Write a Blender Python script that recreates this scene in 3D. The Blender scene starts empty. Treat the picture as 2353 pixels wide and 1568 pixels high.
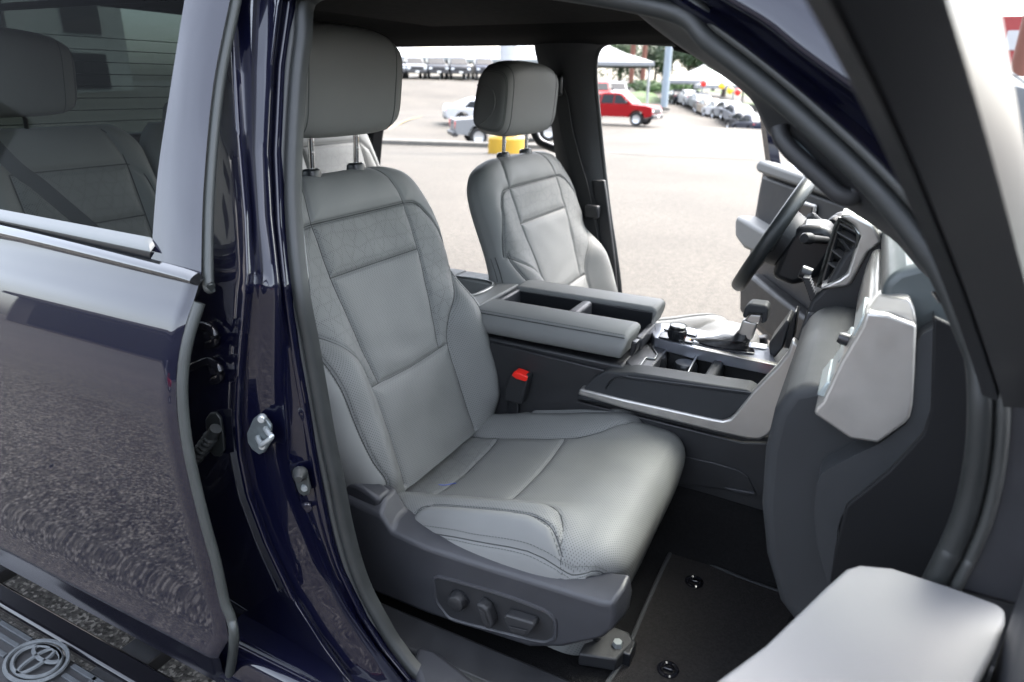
import bpy, bmesh, math, random
import numpy as np
from mathutils import Vector, Matrix, Euler
random.seed(7); rng = np.random.default_rng(7)
sc = bpy.context.scene
COL = sc.collection

# ------------------------------------------------------------------ camera
CAM = np.array([.816, -1.676, 1.730]); FPX = 1569.0
_p, _y, _r = np.radians([20.57, 26.88, .82])
_h = np.array([-math.sin(_y), math.cos(_y), 0]); _rt = np.array([math.cos(_y), math.sin(_y), 0]); _z = np.array([0, 0, 1.])
FW = _h*math.cos(_p) - _z*math.sin(_p); _U = _h*math.sin(_p) + _z*math.cos(_p)
RT = _rt*math.cos(_r) + _U*math.sin(_r); UP = _U*math.cos(_r) - _rt*math.sin(_r)
cd = bpy.data.cameras.new('camera'); cam = bpy.data.objects.new('camera', cd); COL.objects.link(cam)
cam.matrix_world = Matrix(((RT[0], UP[0], -FW[0], CAM[0]), (RT[1], UP[1], -FW[1], CAM[1]), (RT[2], UP[2], -FW[2], CAM[2]), (0, 0, 0, 1)))
cd.sensor_width = 36; cd.lens = 24.005; cd.clip_start = .02; cd.clip_end = 3000
cd.dof.use_dof = True; cd.dof.focus_distance = 1.42; cd.dof.aperture_fstop = 4.0
sc.camera = cam

# ------------------------------------------------------------------ light
SUN_EL, SUN_AZ = math.radians(58), math.radians(25)      # azimuth from +y towards +x
w = bpy.data.worlds.new('World'); sc.world = w; w.use_nodes = True
nt = w.node_tree; N = nt.nodes; L = nt.links
sky = N.new('ShaderNodeTexSky'); sky.sky_type = 'NISHITA'; sky.sun_disc = False
sky.sun_elevation = SUN_EL; sky.sun_rotation = SUN_AZ; sky.air_density = 1.0; sky.dust_density = 4.0; sky.ozone_density = 1.0
hs = N.new('ShaderNodeHueSaturation'); hs.inputs['Saturation'].default_value = .48
tc = N.new('ShaderNodeTexCoord'); mp = N.new('ShaderNodeMapping'); mp.inputs['Scale'].default_value = (1.5, 1.5, 4.0)
nz = N.new('ShaderNodeTexNoise'); nz.inputs['Scale'].default_value = 1.6; nz.inputs['Detail'].default_value = 6
cr = N.new('ShaderNodeMapRange'); cr.inputs[1].default_value = .35; cr.inputs[2].default_value = .7; cr.inputs[3].default_value = .92; cr.inputs[4].default_value = 1.15
ml = N.new('ShaderNodeVectorMath'); ml.operation = 'SCALE'
L.new(tc.outputs['Generated'], mp.inputs[0]); L.new(mp.outputs[0], nz.inputs['Vector']); L.new(nz.outputs[0], cr.inputs[0])
L.new(sky.outputs[0], hs.inputs['Color']); L.new(hs.outputs[0], ml.inputs[0]); L.new(cr.outputs[0], ml.inputs['Scale'])
L.new(ml.outputs[0], N['Background'].inputs['Color'] if 'Background' in N else N.new('ShaderNodeBackground').inputs['Color'])
bg = [n for n in N if n.type == 'BACKGROUND'][0]; bg.inputs['Strength'].default_value = .15
sl = bpy.data.lights.new('sun', 'SUN'); sl.energy = .6; sl.angle = math.radians(30); sl.color = (1, .96, .9)
so = bpy.data.objects.new('sun', sl); COL.objects.link(so)
_d = Vector((math.sin(SUN_AZ)*math.cos(SUN_EL), math.cos(SUN_AZ)*math.cos(SUN_EL), math.sin(SUN_EL)))
so.rotation_euler = _d.to_track_quat('Z', 'Y').to_euler(); so.location = (0, 0, 30)
vs = sc.view_settings; vs.view_transform = 'Standard'; vs.look = 'None'; vs.gamma = 1; vs.use_curve_mapping = False
vs.exposure = 3.35
sc.cycles.max_bounces = 10; sc.cycles.diffuse_bounces = 5; sc.cycles.glossy_bounces = 5; sc.cycles.transparent_max_bounces = 12

# ------------------------------------------------------------------ pixel helpers (photo scaled to 2353 px wide)
def ray(px, py): return FW + (px-1176.5)/FPX*RT - (py-784)/FPX*UP
def at(px, py, x=None, y=None, z=None, n=None, d=None):
    D = ray(px, py)
    if x is not None: t = (x-CAM[0])/D[0]
    elif y is not None: t = (y-CAM[1])/D[1]
    elif z is not None: t = (z-CAM[2])/D[2]
    else:
        n = np.array(n, float); t = (d-CAM @ n)/(D @ n)
    return CAM + t*D
def lean(z): return max(0., z-1.42)*.34                 # tumblehome of the cab side
def side(px, py, y0):
    y = y0
    for _ in range(6):
        P = at(px, py, y=y); y = y0 + lean(P[2])
    return P

# ------------------------------------------------------------------ materials
MATS = {}
def mat(name, col=(.5, .5, .5), rough=.5, metal=0., spec=.5, coat=0., coat_rough=.03, noise=0., nscale=60., bump=0., bscale=400., sheen=0., trans=0., emit=None, bdist=.001, ior=1.5):
    if name in MATS: return MATS[name]
    m = bpy.data.materials.new(name); m.use_nodes = True; MATS[name] = m
    nt = m.node_tree; b = nt.nodes['Principled BSDF']
    b.inputs['Base Color'].default_value = (*col, 1); b.inputs['Roughness'].default_value = rough; b.inputs['Metallic'].default_value = metal
    b.inputs['Specular IOR Level'].default_value = spec; b.inputs['Coat Weight'].default_value = coat; b.inputs['Coat Roughness'].default_value = coat_rough
    b.inputs['IOR'].default_value = ior
    if sheen: b.inputs['Sheen Weight'].default_value = sheen
    if trans: b.inputs['Transmission Weight'].default_value = trans
    if emit: b.inputs['Emission Color'].default_value = (*emit[0], 1); b.inputs['Emission Strength'].default_value = emit[1]
    tc = nt.nodes.new('ShaderNodeTexCoord')
    if noise:
        n = nt.nodes.new('ShaderNodeTexNoise'); n.inputs['Scale'].default_value = nscale; n.inputs['Detail'].default_value = 5
        r = nt.nodes.new('ShaderNodeMapRange'); r.inputs[1].default_value = .3; r.inputs[2].default_value = .7; r.inputs[3].default_value = 1-noise; r.inputs[4].default_value = 1+noise
        s = nt.nodes.new('ShaderNodeVectorMath'); s.operation = 'SCALE'; s.inputs[0].default_value = col
        nt.links.new(tc.outputs['Object'], n.inputs['Vector']); nt.links.new(n.outputs[0], r.inputs[0]); nt.links.new(r.outputs[0], s.inputs['Scale'])
        nt.links.new(s.outputs[0], b.inputs['Base Color'])
        r2 = nt.nodes.new('ShaderNodeMapRange'); r2.inputs[1].default_value = .3; r2.inputs[2].default_value = .7; r2.inputs[3].default_value = max(0, rough-.06); r2.inputs[4].default_value = min(1, rough+.06)
        nt.links.new(n.outputs[0], r2.inputs[0]); nt.links.new(r2.outputs[0], b.inputs['Roughness'])
    if bump:
        n = nt.nodes.new('ShaderNodeTexNoise'); n.inputs['Scale'].default_value = bscale; n.inputs['Detail'].default_value = 3
        bp = nt.nodes.new('ShaderNodeBump'); bp.inputs['Strength'].default_value = bump; bp.inputs['Distance'].default_value = bdist
        nt.links.new(tc.outputs['Object'], n.inputs['Vector']); nt.links.new(n.outputs[0], bp.inputs['Height']); nt.links.new(bp.outputs[0], b.inputs['Normal'])
    return m
LG = (.141, .145, .141)
leather = mat('leather', LG, .6, spec=.35, noise=.05, nscale=9, bump=.25, bscale=700, bdist=.0006)
def perforated(name, col, cell, big=False):
    m = bpy.data.materials.new(name); m.use_nodes = True; nt = m.node_tree; b = nt.nodes['Principled BSDF']; l = nt.links
    b.inputs['Roughness'].default_value = .6; b.inputs['Specular IOR Level'].default_value = .35
    uv = nt.nodes.new('ShaderNodeUVMap'); mp = nt.nodes.new('ShaderNodeMapping'); mp.inputs['Rotation'].default_value = (0, 0, math.radians(45))
    v = nt.nodes.new('ShaderNodeTexVoronoi'); v.inputs['Randomness'].default_value = 0; v.inputs['Scale'].default_value = 1/cell; v.voronoi_dimensions = '2D'
    l.new(uv.outputs[0], mp.inputs[0]); l.new(mp.outputs[0], v.inputs['Vector'])
    rad = nt.nodes.new('ShaderNodeMapRange'); rad.inputs[3].default_value = .17; rad.inputs[4].default_value = .17
    rad.inputs[1].default_value = 0; rad.inputs[2].default_value = 1
    if big:      # larger holes along branching bands
        acc = None
        for k in range(3):
            a = math.radians(30+60*k)
            d = nt.nodes.new('ShaderNodeVectorMath'); d.operation = 'DOT_PRODUCT'; d.inputs[1].default_value = (math.cos(a)*190, math.sin(a)*190, 0)
            if k == 0:
                wn = nt.nodes.new('ShaderNodeTexNoise'); wn.inputs['Scale'].default_value = 16; wn.inputs['Detail'].default_value = 1; l.new(uv.outputs[0], wn.inputs['Vector'])
                wm = nt.nodes.new('ShaderNodeVectorMath'); wm.operation = 'SCALE'; wm.inputs['Scale'].default_value = .035; l.new(wn.outputs['Color'], wm.inputs[0])
                wa = nt.nodes.new('ShaderNodeVectorMath'); wa.operation = 'ADD'; l.new(uv.outputs[0], wa.inputs[0]); l.new(wm.outputs[0], wa.inputs[1])
            s = nt.nodes.new('ShaderNodeMath'); s.operation = 'SINE'; l.new(wa.outputs[0], d.inputs[0]); l.new(d.outputs['Value'], s.inputs[0])
            if acc is None: acc = s
            else:
                q = nt.nodes.new('ShaderNodeMath'); q.operation = 'MAXIMUM'; l.new(acc.outputs[0], q.inputs[0]); l.new(s.outputs[0], q.inputs[1]); acc = q
        rad.inputs[1].default_value = .8; rad.inputs[2].default_value = 1.0; rad.inputs[3].default_value = .14; rad.inputs[4].default_value = .31
        l.new(acc.outputs[0], rad.inputs[0])
    sub = nt.nodes.new('ShaderNodeMath'); sub.operation = 'SUBTRACT'; l.new(v.outputs['Distance'], sub.inputs[0]); l.new(rad.outputs[0], sub.inputs[1])
    ed = nt.nodes.new('ShaderNodeMapRange'); ed.inputs[1].default_value = -.05; ed.inputs[2].default_value = .08; l.new(sub.outputs[0], ed.inputs[0])
    n = nt.nodes.new('ShaderNodeTexNoise'); n.inputs['Scale'].default_value = 9; tc = nt.nodes.new('ShaderNodeTexCoord'); l.new(tc.outputs['Object'], n.inputs['Vector'])
    r = nt.nodes.new('ShaderNodeMapRange'); r.inputs[1].default_value = .3; r.inputs[2].default_value = .7; r.inputs[3].default_value = .95; r.inputs[4].default_value = 1.05; l.new(n.outputs[0], r.inputs[0])
    s = nt.nodes.new('ShaderNodeVectorMath'); s.operation = 'SCALE'; s.inputs[0].default_value = col; l.new(r.outputs[0], s.inputs['Scale'])
    mx = nt.nodes.new('ShaderNodeMix'); mx.data_type = 'RGBA'; mx.inputs[6].default_value = (.07, .072, .071, 1) if big else (.045, .047, .047, 1); l.new(s.outputs[0], mx.inputs[7]); l.new(ed.outputs[0], mx.inputs[0])
    l.new(mx.outputs[2], b.inputs['Base Color'])
    bp = nt.nodes.new('ShaderNodeBump'); bp.inputs['Strength'].default_value = .5; bp.inputs['Distance'].default_value = .001; l.new(ed.outputs[0], bp.inputs['Height']); l.new(bp.outputs[0], b.inputs['Normal'])
    MATS[name] = m; return m
perf = perforated('perforated_leather', (.138, .142, .138), .0046)
perfbig = perforated('patterned_leather', (.133, .137, .133), .0046, True)
stitchm = mat('stitch_thread', (.07, .075, .074), .8)
seamm = mat('seam_painted_shade', (.03, .032, .032), .8)  # dark tube colour stands in for the shade inside the seam grooves
charcoal = mat('charcoal_plastic', (.0122, .013, .0148), .52, noise=.12, nscale=20, bump=.5, bscale=900, bdist=.0006)
slate = mat('slate_plastic', (.026, .0272, .0315), .45, noise=.08, nscale=20, bump=.6, bscale=800, bdist=.0007)
softdash = mat('soft_dash', (.024, .026, .0285), .6, spec=.3, noise=.06, nscale=12, bump=.5, bscale=700, bdist=.0006)
blackp = mat('black_plastic', (.008, .009, .011), .35)
gloss_black = mat('gloss_black', (.006, .006, .008), .08)
pianoblk = mat('brushed_grey', (.42, .44, .5), .3, metal=.85)
rubber = mat('rubber', (.015, .017, .017), .5, noise=.1, nscale=30)
seal_skylit = mat('seal_skylit', (.036, .038, .037), .5, noise=.06, nscale=20)  # paler than rubber: sky light on the seal's outer half put into the colour
edge_rubber = mat('edge_rubber', (.03, .034, .033), .45, noise=.06, nscale=20)
carpet = mat('carpet', (.009, .009, .0095), .95, noise=.35, nscale=160, bump=1, bscale=500, bdist=.004, spec=.1)
matm = mat('mat_pile', (.021, .0195, .019), .95, noise=.3, nscale=200, bump=1, bscale=700, bdist=.003, spec=.1)
headlin = mat('headliner_fabric', (.006, .0065, .007), .95, noise=.1, nscale=50, spec=.04)
silver = mat('satin_silver', (.40, .388, .368), .36, metal=.75, noise=.03, nscale=40)
chrome = mat('chrome', (.75, .76, .75), .1, metal=1)
zinc = mat('zinc_plate', (.26, .285, .29), .42, metal=.6, noise=.08, nscale=60)
redp = mat('red_plastic', (.75, .02, .012), .35)
whitep = mat('white_plastic', (.8, .8, .8), .4)
doortrim = mat('door_trim_light', (.122, .126, .132), .5, noise=.03, nscale=10, bump=.2, bscale=600)
blackgloss_trim = mat('gloss_trim', (.015, .016, .017), .12, coat=1)
def paint(name, col, flake=.25):
    m = mat(name, col, .5, coat=1., coat_rough=.01, spec=.1)
    nt = m.node_tree; b = nt.nodes['Principled BSDF']
    b.inputs['Coat IOR'].default_value = 1.55; b.inputs['Metallic'].default_value = flake
    return m
navy = paint('navy_paint', (.0009, .0013, .0096), .15)
_nt = navy.node_tree; _b = _nt.nodes['Principled BSDF']
_tc = _nt.nodes.new('ShaderNodeTexCoord'); _n = _nt.nodes.new('ShaderNodeTexNoise'); _n.inputs['Scale'].default_value = 700; _n.inputs['Detail'].default_value = 1
_bp = _nt.nodes.new('ShaderNodeBump'); _bp.inputs['Strength'].default_value = .006; _bp.inputs['Distance'].default_value = .0003
_nt.links.new(_tc.outputs['Object'], _n.inputs['Vector']); _nt.links.new(_n.outputs[0], _bp.inputs['Height']); _nt.links.new(_bp.outputs[0], _b.inputs['Coat Normal'])
def glass(name, tint, gloss=1.0):
    m = bpy.data.materials.new(name); m.use_nodes = True; nt = m.node_tree; l = nt.links
    nt.nodes.remove(nt.nodes['Principled BSDF']); o = nt.nodes['Material Output']
    t = nt.nodes.new('ShaderNodeBsdfTransparent'); t.inputs[0].default_value = (*tint, 1)
    g = nt.nodes.new('ShaderNodeBsdfGlossy'); g.inputs['Roughness'].default_value = 0; g.inputs[0].default_value = (gloss, gloss, gloss, 1)
    ge = nt.nodes.new('ShaderNodeNewGeometry'); dt = nt.nodes.new('ShaderNodeVectorMath'); dt.operation = 'DOT_PRODUCT'
    l.new(ge.outputs['Normal'], dt.inputs[0]); l.new(ge.outputs['Incoming'], dt.inputs[1])
    ab = nt.nodes.new('ShaderNodeMath'); ab.operation = 'ABSOLUTE'; l.new(dt.outputs['Value'], ab.inputs[0])
    om = nt.nodes.new('ShaderNodeMath'); om.operation = 'SUBTRACT'; om.inputs[0].default_value = 1; l.new(ab.outputs[0], om.inputs[1])
    pw = nt.nodes.new('ShaderNodeMath'); pw.operation = 'POWER'; pw.inputs[1].default_value = 5; l.new(om.outputs[0], pw.inputs[0])
    f = nt.nodes.new('ShaderNodeMapRange'); f.inputs[3].default_value = .04; f.inputs[4].default_value = 1.; l.new(pw.outputs[0], f.inputs[0])
    x = nt.nodes.new('ShaderNodeMixShader'); l.new(f.outputs[0], x.inputs[0]); l.new(t.outputs[0], x.inputs[1]); l.new(g.outputs[0], x.inputs[2]); l.new(x.outputs[0], o.inputs[0])
    MATS[name] = m; return m
privacy = glass('privacy_glass', (.48, .51, .50), .06); darkglass = glass('dark_rear_glass', (.07, .09, .09), .1); clear = glass('clear_glass', (.85, .9, .87))

# ------------------------------------------------------------------ mesh helpers
def tag(o, label=None, cat=None, group=None, kind=None):
    if label: o['label'] = label
    if cat: o['category'] = cat
    if group: o['group'] = group
    if kind: o['kind'] = kind
    return o
def empty(name, loc=(0, 0, 0), rz=0, parent=None):
    o = bpy.data.objects.new(name, None); COL.objects.link(o); o.location = loc; o.rotation_euler = (0, 0, rz); o.empty_display_size = .1
    if parent: o.parent = parent
    return o
def wloc(o):
    p = np.zeros(3)
    while o is not None: p = p + np.array(o.location); o = o.parent
    return p
def link(name, me, m, parent=None, loc=None):
    o = bpy.data.objects.new(name, me); COL.objects.link(o)
    if m is not None and not me.materials: me.materials.append(m)
    if parent is not None:
        o.parent = parent
    if loc is not None: o.location = loc
    return o
def mk(name, V, F, m, parent=None, smooth=True, bevel=0, seg=2, sub=0, uv=None, auto=40, loc=None, rel=None, solid=0):
    me = bpy.data.meshes.new(name)
    V = np.asarray(V, float)
    if rel is None and parent is not None: rel = wloc(parent)
    if rel is not None: V = V - np.asarray(rel)
    me.from_pydata([tuple(v) for v in V], [], F); me.update()
    if uv is not None:
        ul = me.uv_layers.new(name='UVMap'); li = np.zeros(len(me.loops), int); me.loops.foreach_get('vertex_index', li)
        ul.data.foreach_set('uv', np.asarray(uv, float)[li].ravel())
    bm = bmesh.new(); bm.from_mesh(me); bmesh.ops.recalc_face_normals(bm, faces=bm.faces); bm.to_mesh(me); bm.free()
    if smooth:
        me.polygons.foreach_set('use_smooth', [True]*len(me.polygons))
    o = link(name, me, m, parent, loc)
    if solid:
        s = o.modifiers.new('s', 'SOLIDIFY'); s.thickness = solid; s.offset = 0
    if bevel:
        b = o.modifiers.new('b', 'BEVEL'); b.width = bevel; b.segments = seg; b.limit_method = 'ANGLE'; b.angle_limit = math.radians(28); b.harden_normals = False
    if sub:
        s = o.modifiers.new('s', 'SUBSURF'); s.levels = sub; s.render_levels = sub
    if smooth and not sub: set_sharp(me, auto, bevel)
    return o
def set_sharp(me, ang, bevel):
    bm = bmesh.new(); bm.from_mesh(me); a = math.radians(ang)
    for e in bm.edges:
        if len(e.link_faces) == 2:
            try: e.smooth = e.calc_face_angle() < a
            except Exception: pass
    bm.to_mesh(me); bm.free()
def prism(name, pts, vec, m, parent=None, bevel=0, seg=2, rel=None, smooth=True):
    """closed outline of 3D points swept by vec"""
    P = np.asarray(pts, float); n = len(P); V = np.vstack([P, P+np.asarray(vec)])
    F = [tuple(range(n))[::-1], tuple(range(n, 2*n))] + [(i, (i+1) % n, n+(i+1) % n, n+i) for i in range(n)]
    return mk(name, V, F, m, parent, smooth, bevel, seg, rel=rel, auto=28)
def prof(name, xz, y0, y1, m, parent=None, bevel=.006, seg=2):
    return prism(name, [(a, y0, b) for a, b in xz], (0, y1-y0, 0), m, parent, bevel, seg)
def box(name, lo, hi, m, parent=None, bevel=.003, seg=2, rel=None):
    lo = np.array(lo, float); hi = np.array(hi, float)
    return prism(name, [(lo[0], lo[1], lo[2]), (hi[0], lo[1], lo[2]), (hi[0], hi[1], lo[2]), (lo[0], hi[1], lo[2])], (0, 0, hi[2]-lo[2]), m, parent, bevel, seg, rel=rel)
def smoothpath(P, n=40, closed=False):
    P = [np.asarray(p, float) for p in P]; k = len(P); out = []
    idx = range(k if closed else k-1)
    per = max(2, n//len(idx))
    for i in idx:
        p1, p2 = P[i], P[(i+1) % k]
        p0 = P[(i-1) % k] if closed or i > 0 else p1; p3 = P[(i+2) % k] if closed or i+2 < k else p2
        for j in range(per):
            t = j/per
            out.append(.5*((2*p1)+(-p0+p2)*t+(2*p0-5*p1+4*p2-p3)*t*t+(-p0+3*p1-3*p2+p3)*t**3))
    if not closed: out.append(P[-1])
    return np.array(out)
def sweep(name, path, section, m, parent=None, ref=(0, -1, 0), closed=False, scale=None, smooth=True, auto=50, caps=True, rel=None):
    """section: list of (a,b); a along 'ref'-derived normal, b along the binormal"""
    P = np.asarray(path, float); n = len(P); S = np.asarray(section, float); k = len(S); ref = np.asarray(ref, float)
    T = np.zeros_like(P)
    for i in range(n):
        a = P[(i+1) % n] if closed or i < n-1 else P[i]; b = P[(i-1) % n] if closed or i > 0 else P[i]
        T[i] = (a-b)/max(1e-9, np.linalg.norm(a-b))
    V = []
    for i in range(n):
        r = ref[i] if ref.ndim == 2 else ref
        N_ = r - T[i]*(r @ T[i]); N_ /= max(1e-9, np.linalg.norm(N_)); B = np.cross(T[i], N_)
        s = 1 if scale is None else scale[i]
        for a, b in S: V.append(P[i]+s*(a*N_+b*B))
    F = []
    for i in range(n if closed else n-1):
        j = (i+1) % n
        for q in range(k): F.append((i*k+q, i*k+(q+1) % k, j*k+(q+1) % k, j*k+q))
    if caps and not closed: F += [tuple(range(k))[::-1], tuple(range((n-1)*k, n*k))]
    return mk(name, V, F, m, parent, smooth, auto=auto, rel=rel)
def circ(r, k=10, rb=None): return [(r*math.cos(2*math.pi*i/k), (rb or r)*math.sin(2*math.pi*i/k)) for i in range(k)]
def tube(name, path, r, m, parent=None, k=8, closed=False, ref=None, **kw):
    P = np.asarray(path, float); d = P[-1]-P[0]
    if ref is None: ref = (0, 0, 1) if abs(d[2]) < .8*np.linalg.norm(d)+1e-9 else (0, -1, 0)
    return sweep(name, path, circ(r, k), m, parent, ref=ref, closed=closed, **kw)
def lathe(name, prof_, m, parent=None, axis=(0, 0, 1), org=(0, 0, 0), k=32, a0=0, rel=None):
    ax = np.asarray(axis, float); ax /= np.linalg.norm(ax); t = np.array([1., 0, 0]) if abs(ax[0]) < .8 else np.array([0, 1., 0])
    e1 = np.cross(ax, t); e1 /= np.linalg.norm(e1); e2 = np.cross(ax, e1); org = np.asarray(org, float); V = []; F = []; n = len(prof_)
    for i in range(k):
        a = 2*math.pi*i/k+a0
        for r, h in prof_: V.append(org+ax*h+r*(e1*math.cos(a)+e2*math.sin(a)))
    for i in range(k):
        j = (i+1) % k
        for q in range(n-1): F.append((i*n+q, i*n+q+1, j*n+q+1, j*n+q))
    return mk(name, V, F, m, parent, auto=35, rel=rel)
def gridmesh(name, fn, us, vs_, m, parent=None, uvfn=None, region=None, rel=None, closed_u=False):
    V = np.array([[fn(u, v) for u in us] for v in vs_]); nu, nv = len(us), len(vs_); V = V.reshape(-1, 3)
    F = [(j*nu+i, j*nu+(i+1) % nu, (j+1)*nu+(i+1) % nu, (j+1)*nu+i) for j in range(nv-1) for i in range(nu if closed_u else nu-1)]
    return mk(name, V, F, m, parent, auto=80, rel=rel)
def copy_tree(o, parent=None):
    c = o.copy(); COL.objects.link(c); c.parent = parent
    for ch in o.children: copy_tree(ch, c)
    return c
def smst(a, b, x):
    t = np.clip((x-a)/(b-a), 0, 1); return t*t*(3-2*t)
def polydist(U, V, line):
    d = np.full(np.broadcast(U, V).shape, 9.)
    for (a, b), (c, e) in zip(line[:-1], line[1:]):
        dx, dy = c-a, e-b; l2 = dx*dx+dy*dy+1e-12
        t = np.clip(((U-a)*dx+(V-b)*dy)/l2, 0, 1)
        d = np.minimum(d, np.hypot(U-a-t*dx, V-b-t*dy))
    return d
# ------------------------------------------------------------------ front seats
SEAT_Y = -.44
TH = math.atan(.35); SPINE = np.array([-math.sin(TH), 0, math.cos(TH)]); NRM = np.array([math.cos(TH), 0, math.sin(TH)])
BACK0 = np.array([.0014, SEAT_Y, .9])
def ip(tab, x): a = np.array(tab); return np.interp(x, a[:, 0], a[:, 1])
def spl(tab, x, n=60):
    """smooth interpolation through the table"""
    a = np.array(tab); P = smoothpath([(q[0], q[1]) for q in a], n); return np.interp(x, P[:, 0], P[:, 1])
B_W = [(-.03, .27), (.0, .285), (.1, .325), (.19, .338), (.28, .332), (.36, .312), (.42, .303), (.5, .302), (.56, .298), (.61, .285), (.645, .262), (.668, .235), (.685, .19), (.692, .15)]
B_S = [(.2, .12), (.29, .137), (.38, .15), (.45, .16), (.587, .163)]           # centre panel side seam
B_A = [(.39, .288), (.45, .277), (.535, .247), (.57, .222), (.587, .165)]       # shoulder arc (u as function of v)
B_I = [(-.03, .156), (.125, .152), (.19, .154), (.245, .164), (.29, .186), (.33, .22), (.36, .25), (.39, .283)]
B_O = [(-.03, .24), (.04, .25), (.095, .268), (.186, .279), (.30, .281), (.40, .276)]
def seam_from(tab, sgn=1, v0=None, v1=None, n=24):
    v = np.linspace(tab[0][0] if v0 is None else v0, tab[-1][0] if v1 is None else v1, n); return [(sgn*a, b) for a, b in zip(spl(tab, v), v)]
BACK_SEAMS = []
for s_ in (1, -1):
    BACK_SEAMS += [seam_from(B_S, s_, .217), [(s_*.165, .587), (s_*.2, .583), (s_*.222, .57), (s_*.247, .535), (s_*.265, .49), (s_*.277, .45), (s_*.288, .39)], seam_from(B_I, s_, -.02), seam_from(B_O, s_, -.02),
                   [(s_*.163, .587), (s_*.158, .62), (s_*.145, .66), (s_*.12, .69)]]
BACK_SEAMS += [[(-.165, .587), (.165, .587)], [(-.163, .47), (.163, .47)], [(-.15, .217), (0, .210), (.15, .217)]]
def back_depth(u, v, front=True, seams=True):
    W = spl(B_W, v); e = np.clip(np.abs(u)/W, 0, 1); q = np.clip((v-.52)/(.695-.52), 0, 1)
    prof_ = (1-e**7)**(1/2.6)*(1-q**5)**(1/2.2)
    if not front: return -.055*(1-e**6)**(1/2.2)*(1-q**5)**(1/2.2) - .012*smst(.5, .0, np.abs(u)/W)*smst(0, .3, v)
    f = .06*prof_
    f = f + .062*smst(.145, .245, np.abs(u))*smst(.42, .25, v)*smst(-.08, .05, v)*(1-e**8)**.5
    f = f + .016*smst(.17, .27, np.abs(u))*smst(.36, .44, v)*smst(.62, .5, v)*(1-e**8)**.5
    f = f - .012*(1-(np.clip(np.abs(u), 0, .16)/.16)**2)*smst(.0, .1, v)*smst(.66, .5, v)
    f = f + .0011*np.sin(37*u+19*v+2*np.sin(23*v))*np.sin(29*v-13*u)
    f = f + .012*np.exp(-((v-.13)/.08)**2)*np.exp(-(u/.13)**2)
    if seams:
        d = np.full(np.shape(u), 9.)
        for s in BACK_SEAMS: d = np.minimum(d, polydist(u, v, s))
        f = f - .0055*np.exp(-(d/.0042)**2) - .005*np.exp(-(d/.018)**2)
    return f
def back_pos(u, v, off=0., front=True, seams=True):
    f = back_depth(u, v, front, seams) - .06 + off
    u = np.asarray(u); v = np.asarray(v)
    return BACK0 + v[..., None]*SPINE + f[..., None]*NRM + u[..., None]*np.array([0, 1., 0])
def regions_mesh(parent, P, reg, UV, names):
    """split one surface grid into named part meshes along its seams"""
    nv, nu = reg.shape; idx = np.arange(nv*nu).reshape(nv, nu)
    q = np.stack([idx[:-1, :-1], idx[:-1, 1:], idx[1:, 1:], idx[1:, :-1]], -1).reshape(-1, 4)
    rc = reg[:-1, :-1].reshape(-1)
    # one normal field for the whole sheet so that the pieces shade as one
    N_ = np.zeros((nv*nu, 3)); Pf = P.reshape(-1, 3); c = np.cross(Pf[q[:, 2]]-Pf[q[:, 0]], Pf[q[:, 3]]-Pf[q[:, 1]])
    for k in range(4): np.add.at(N_, q[:, k], c)
    N_ /= np.maximum(1e-12, np.linalg.norm(N_, axis=1))[:, None]
    rel = wloc(parent); out = {}
    for key, (nm, m) in names.items():
        f = q[rc == key]
        if len(f) == 0: continue
        u, inv = np.unique(f, return_inverse=True)
        me = bpy.data.meshes.new(nm); me.from_pydata([tuple(a) for a in (Pf[u]-rel)], [], [tuple(int(t) for t in a) for a in inv.reshape(-1, 4)]); me.update()
        ul = me.uv_layers.new(name='UVMap'); li = np.zeros(len(me.loops), int); me.loops.foreach_get('vertex_index', li)
        ul.data.foreach_set('uv', UV.reshape(-1, 2)[u][li].ravel())
        me.polygons.foreach_set('use_smooth', [True]*len(me.polygons))
        me.normals_split_custom_set_from_vertices([tuple(a) for a in N_[u]])
        out.setdefault(nm, []).append(link(nm, me, m, parent))
    return out
def stitch_mesh(name, parent, polylines, posfn, m, off=.0009, pitch=.0068, ln=.0046, r=.0007, sides=(-.0042, .0042)):
    V = []; F = []
    for line in polylines:
        A = np.array(line, float)
        for sd in sides:
            d = np.diff(A, axis=0); s = np.concatenate([[0], np.cumsum(np.hypot(d[:, 0], d[:, 1]))])
            for a in np.arange(.003, s[-1]-.004, pitch):
                ends = []
                for t in (a, a+ln):
                    i = min(np.searchsorted(s, t, 'right')-1, len(d)-1); k = (t-s[i])/max(1e-9, s[i+1]-s[i]); p = A[i]+k*d[i]
                    nn = np.array([-d[i][1], d[i][0]])/max(1e-9, np.hypot(*d[i])); p = p+sd*nn
                    ends.append(posfn(p[0], p[1], off))
                p, q = ends; t = q-p; t = t/max(1e-9, np.linalg.norm(t)); w1 = np.cross(t, [.31, .52, .79]); w1 /= np.linalg.norm(w1); w2 = np.cross(t, w1); b = len(V)
                for c in (p, q):
                    for x, y in ((r, 0), (0, r), (-r, 0), (0, -r)): V.append(c+x*w1+y*w2)
                F += [(b, b+1, b+5, b+4), (b+1, b+2, b+6, b+5), (b+2, b+3, b+7, b+6), (b+3, b, b+4, b+7), (b+3, b+2, b+1, b), (b+4, b+5, b+6, b+7)]
    o = mk(name, V, F, m, parent); o['kind'] = 'stuff'; return o
def seam_line(name, parent, line, posfn, r=.0012, off=.0004, m=None):
    A = smoothpath([np.array([a, b, 0.]) for a, b in line], max(24, 3*len(line)))
    return tube(name, [posfn(p[0], p[1], off) for p in A], r, m or seamm, parent, k=5)

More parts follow.
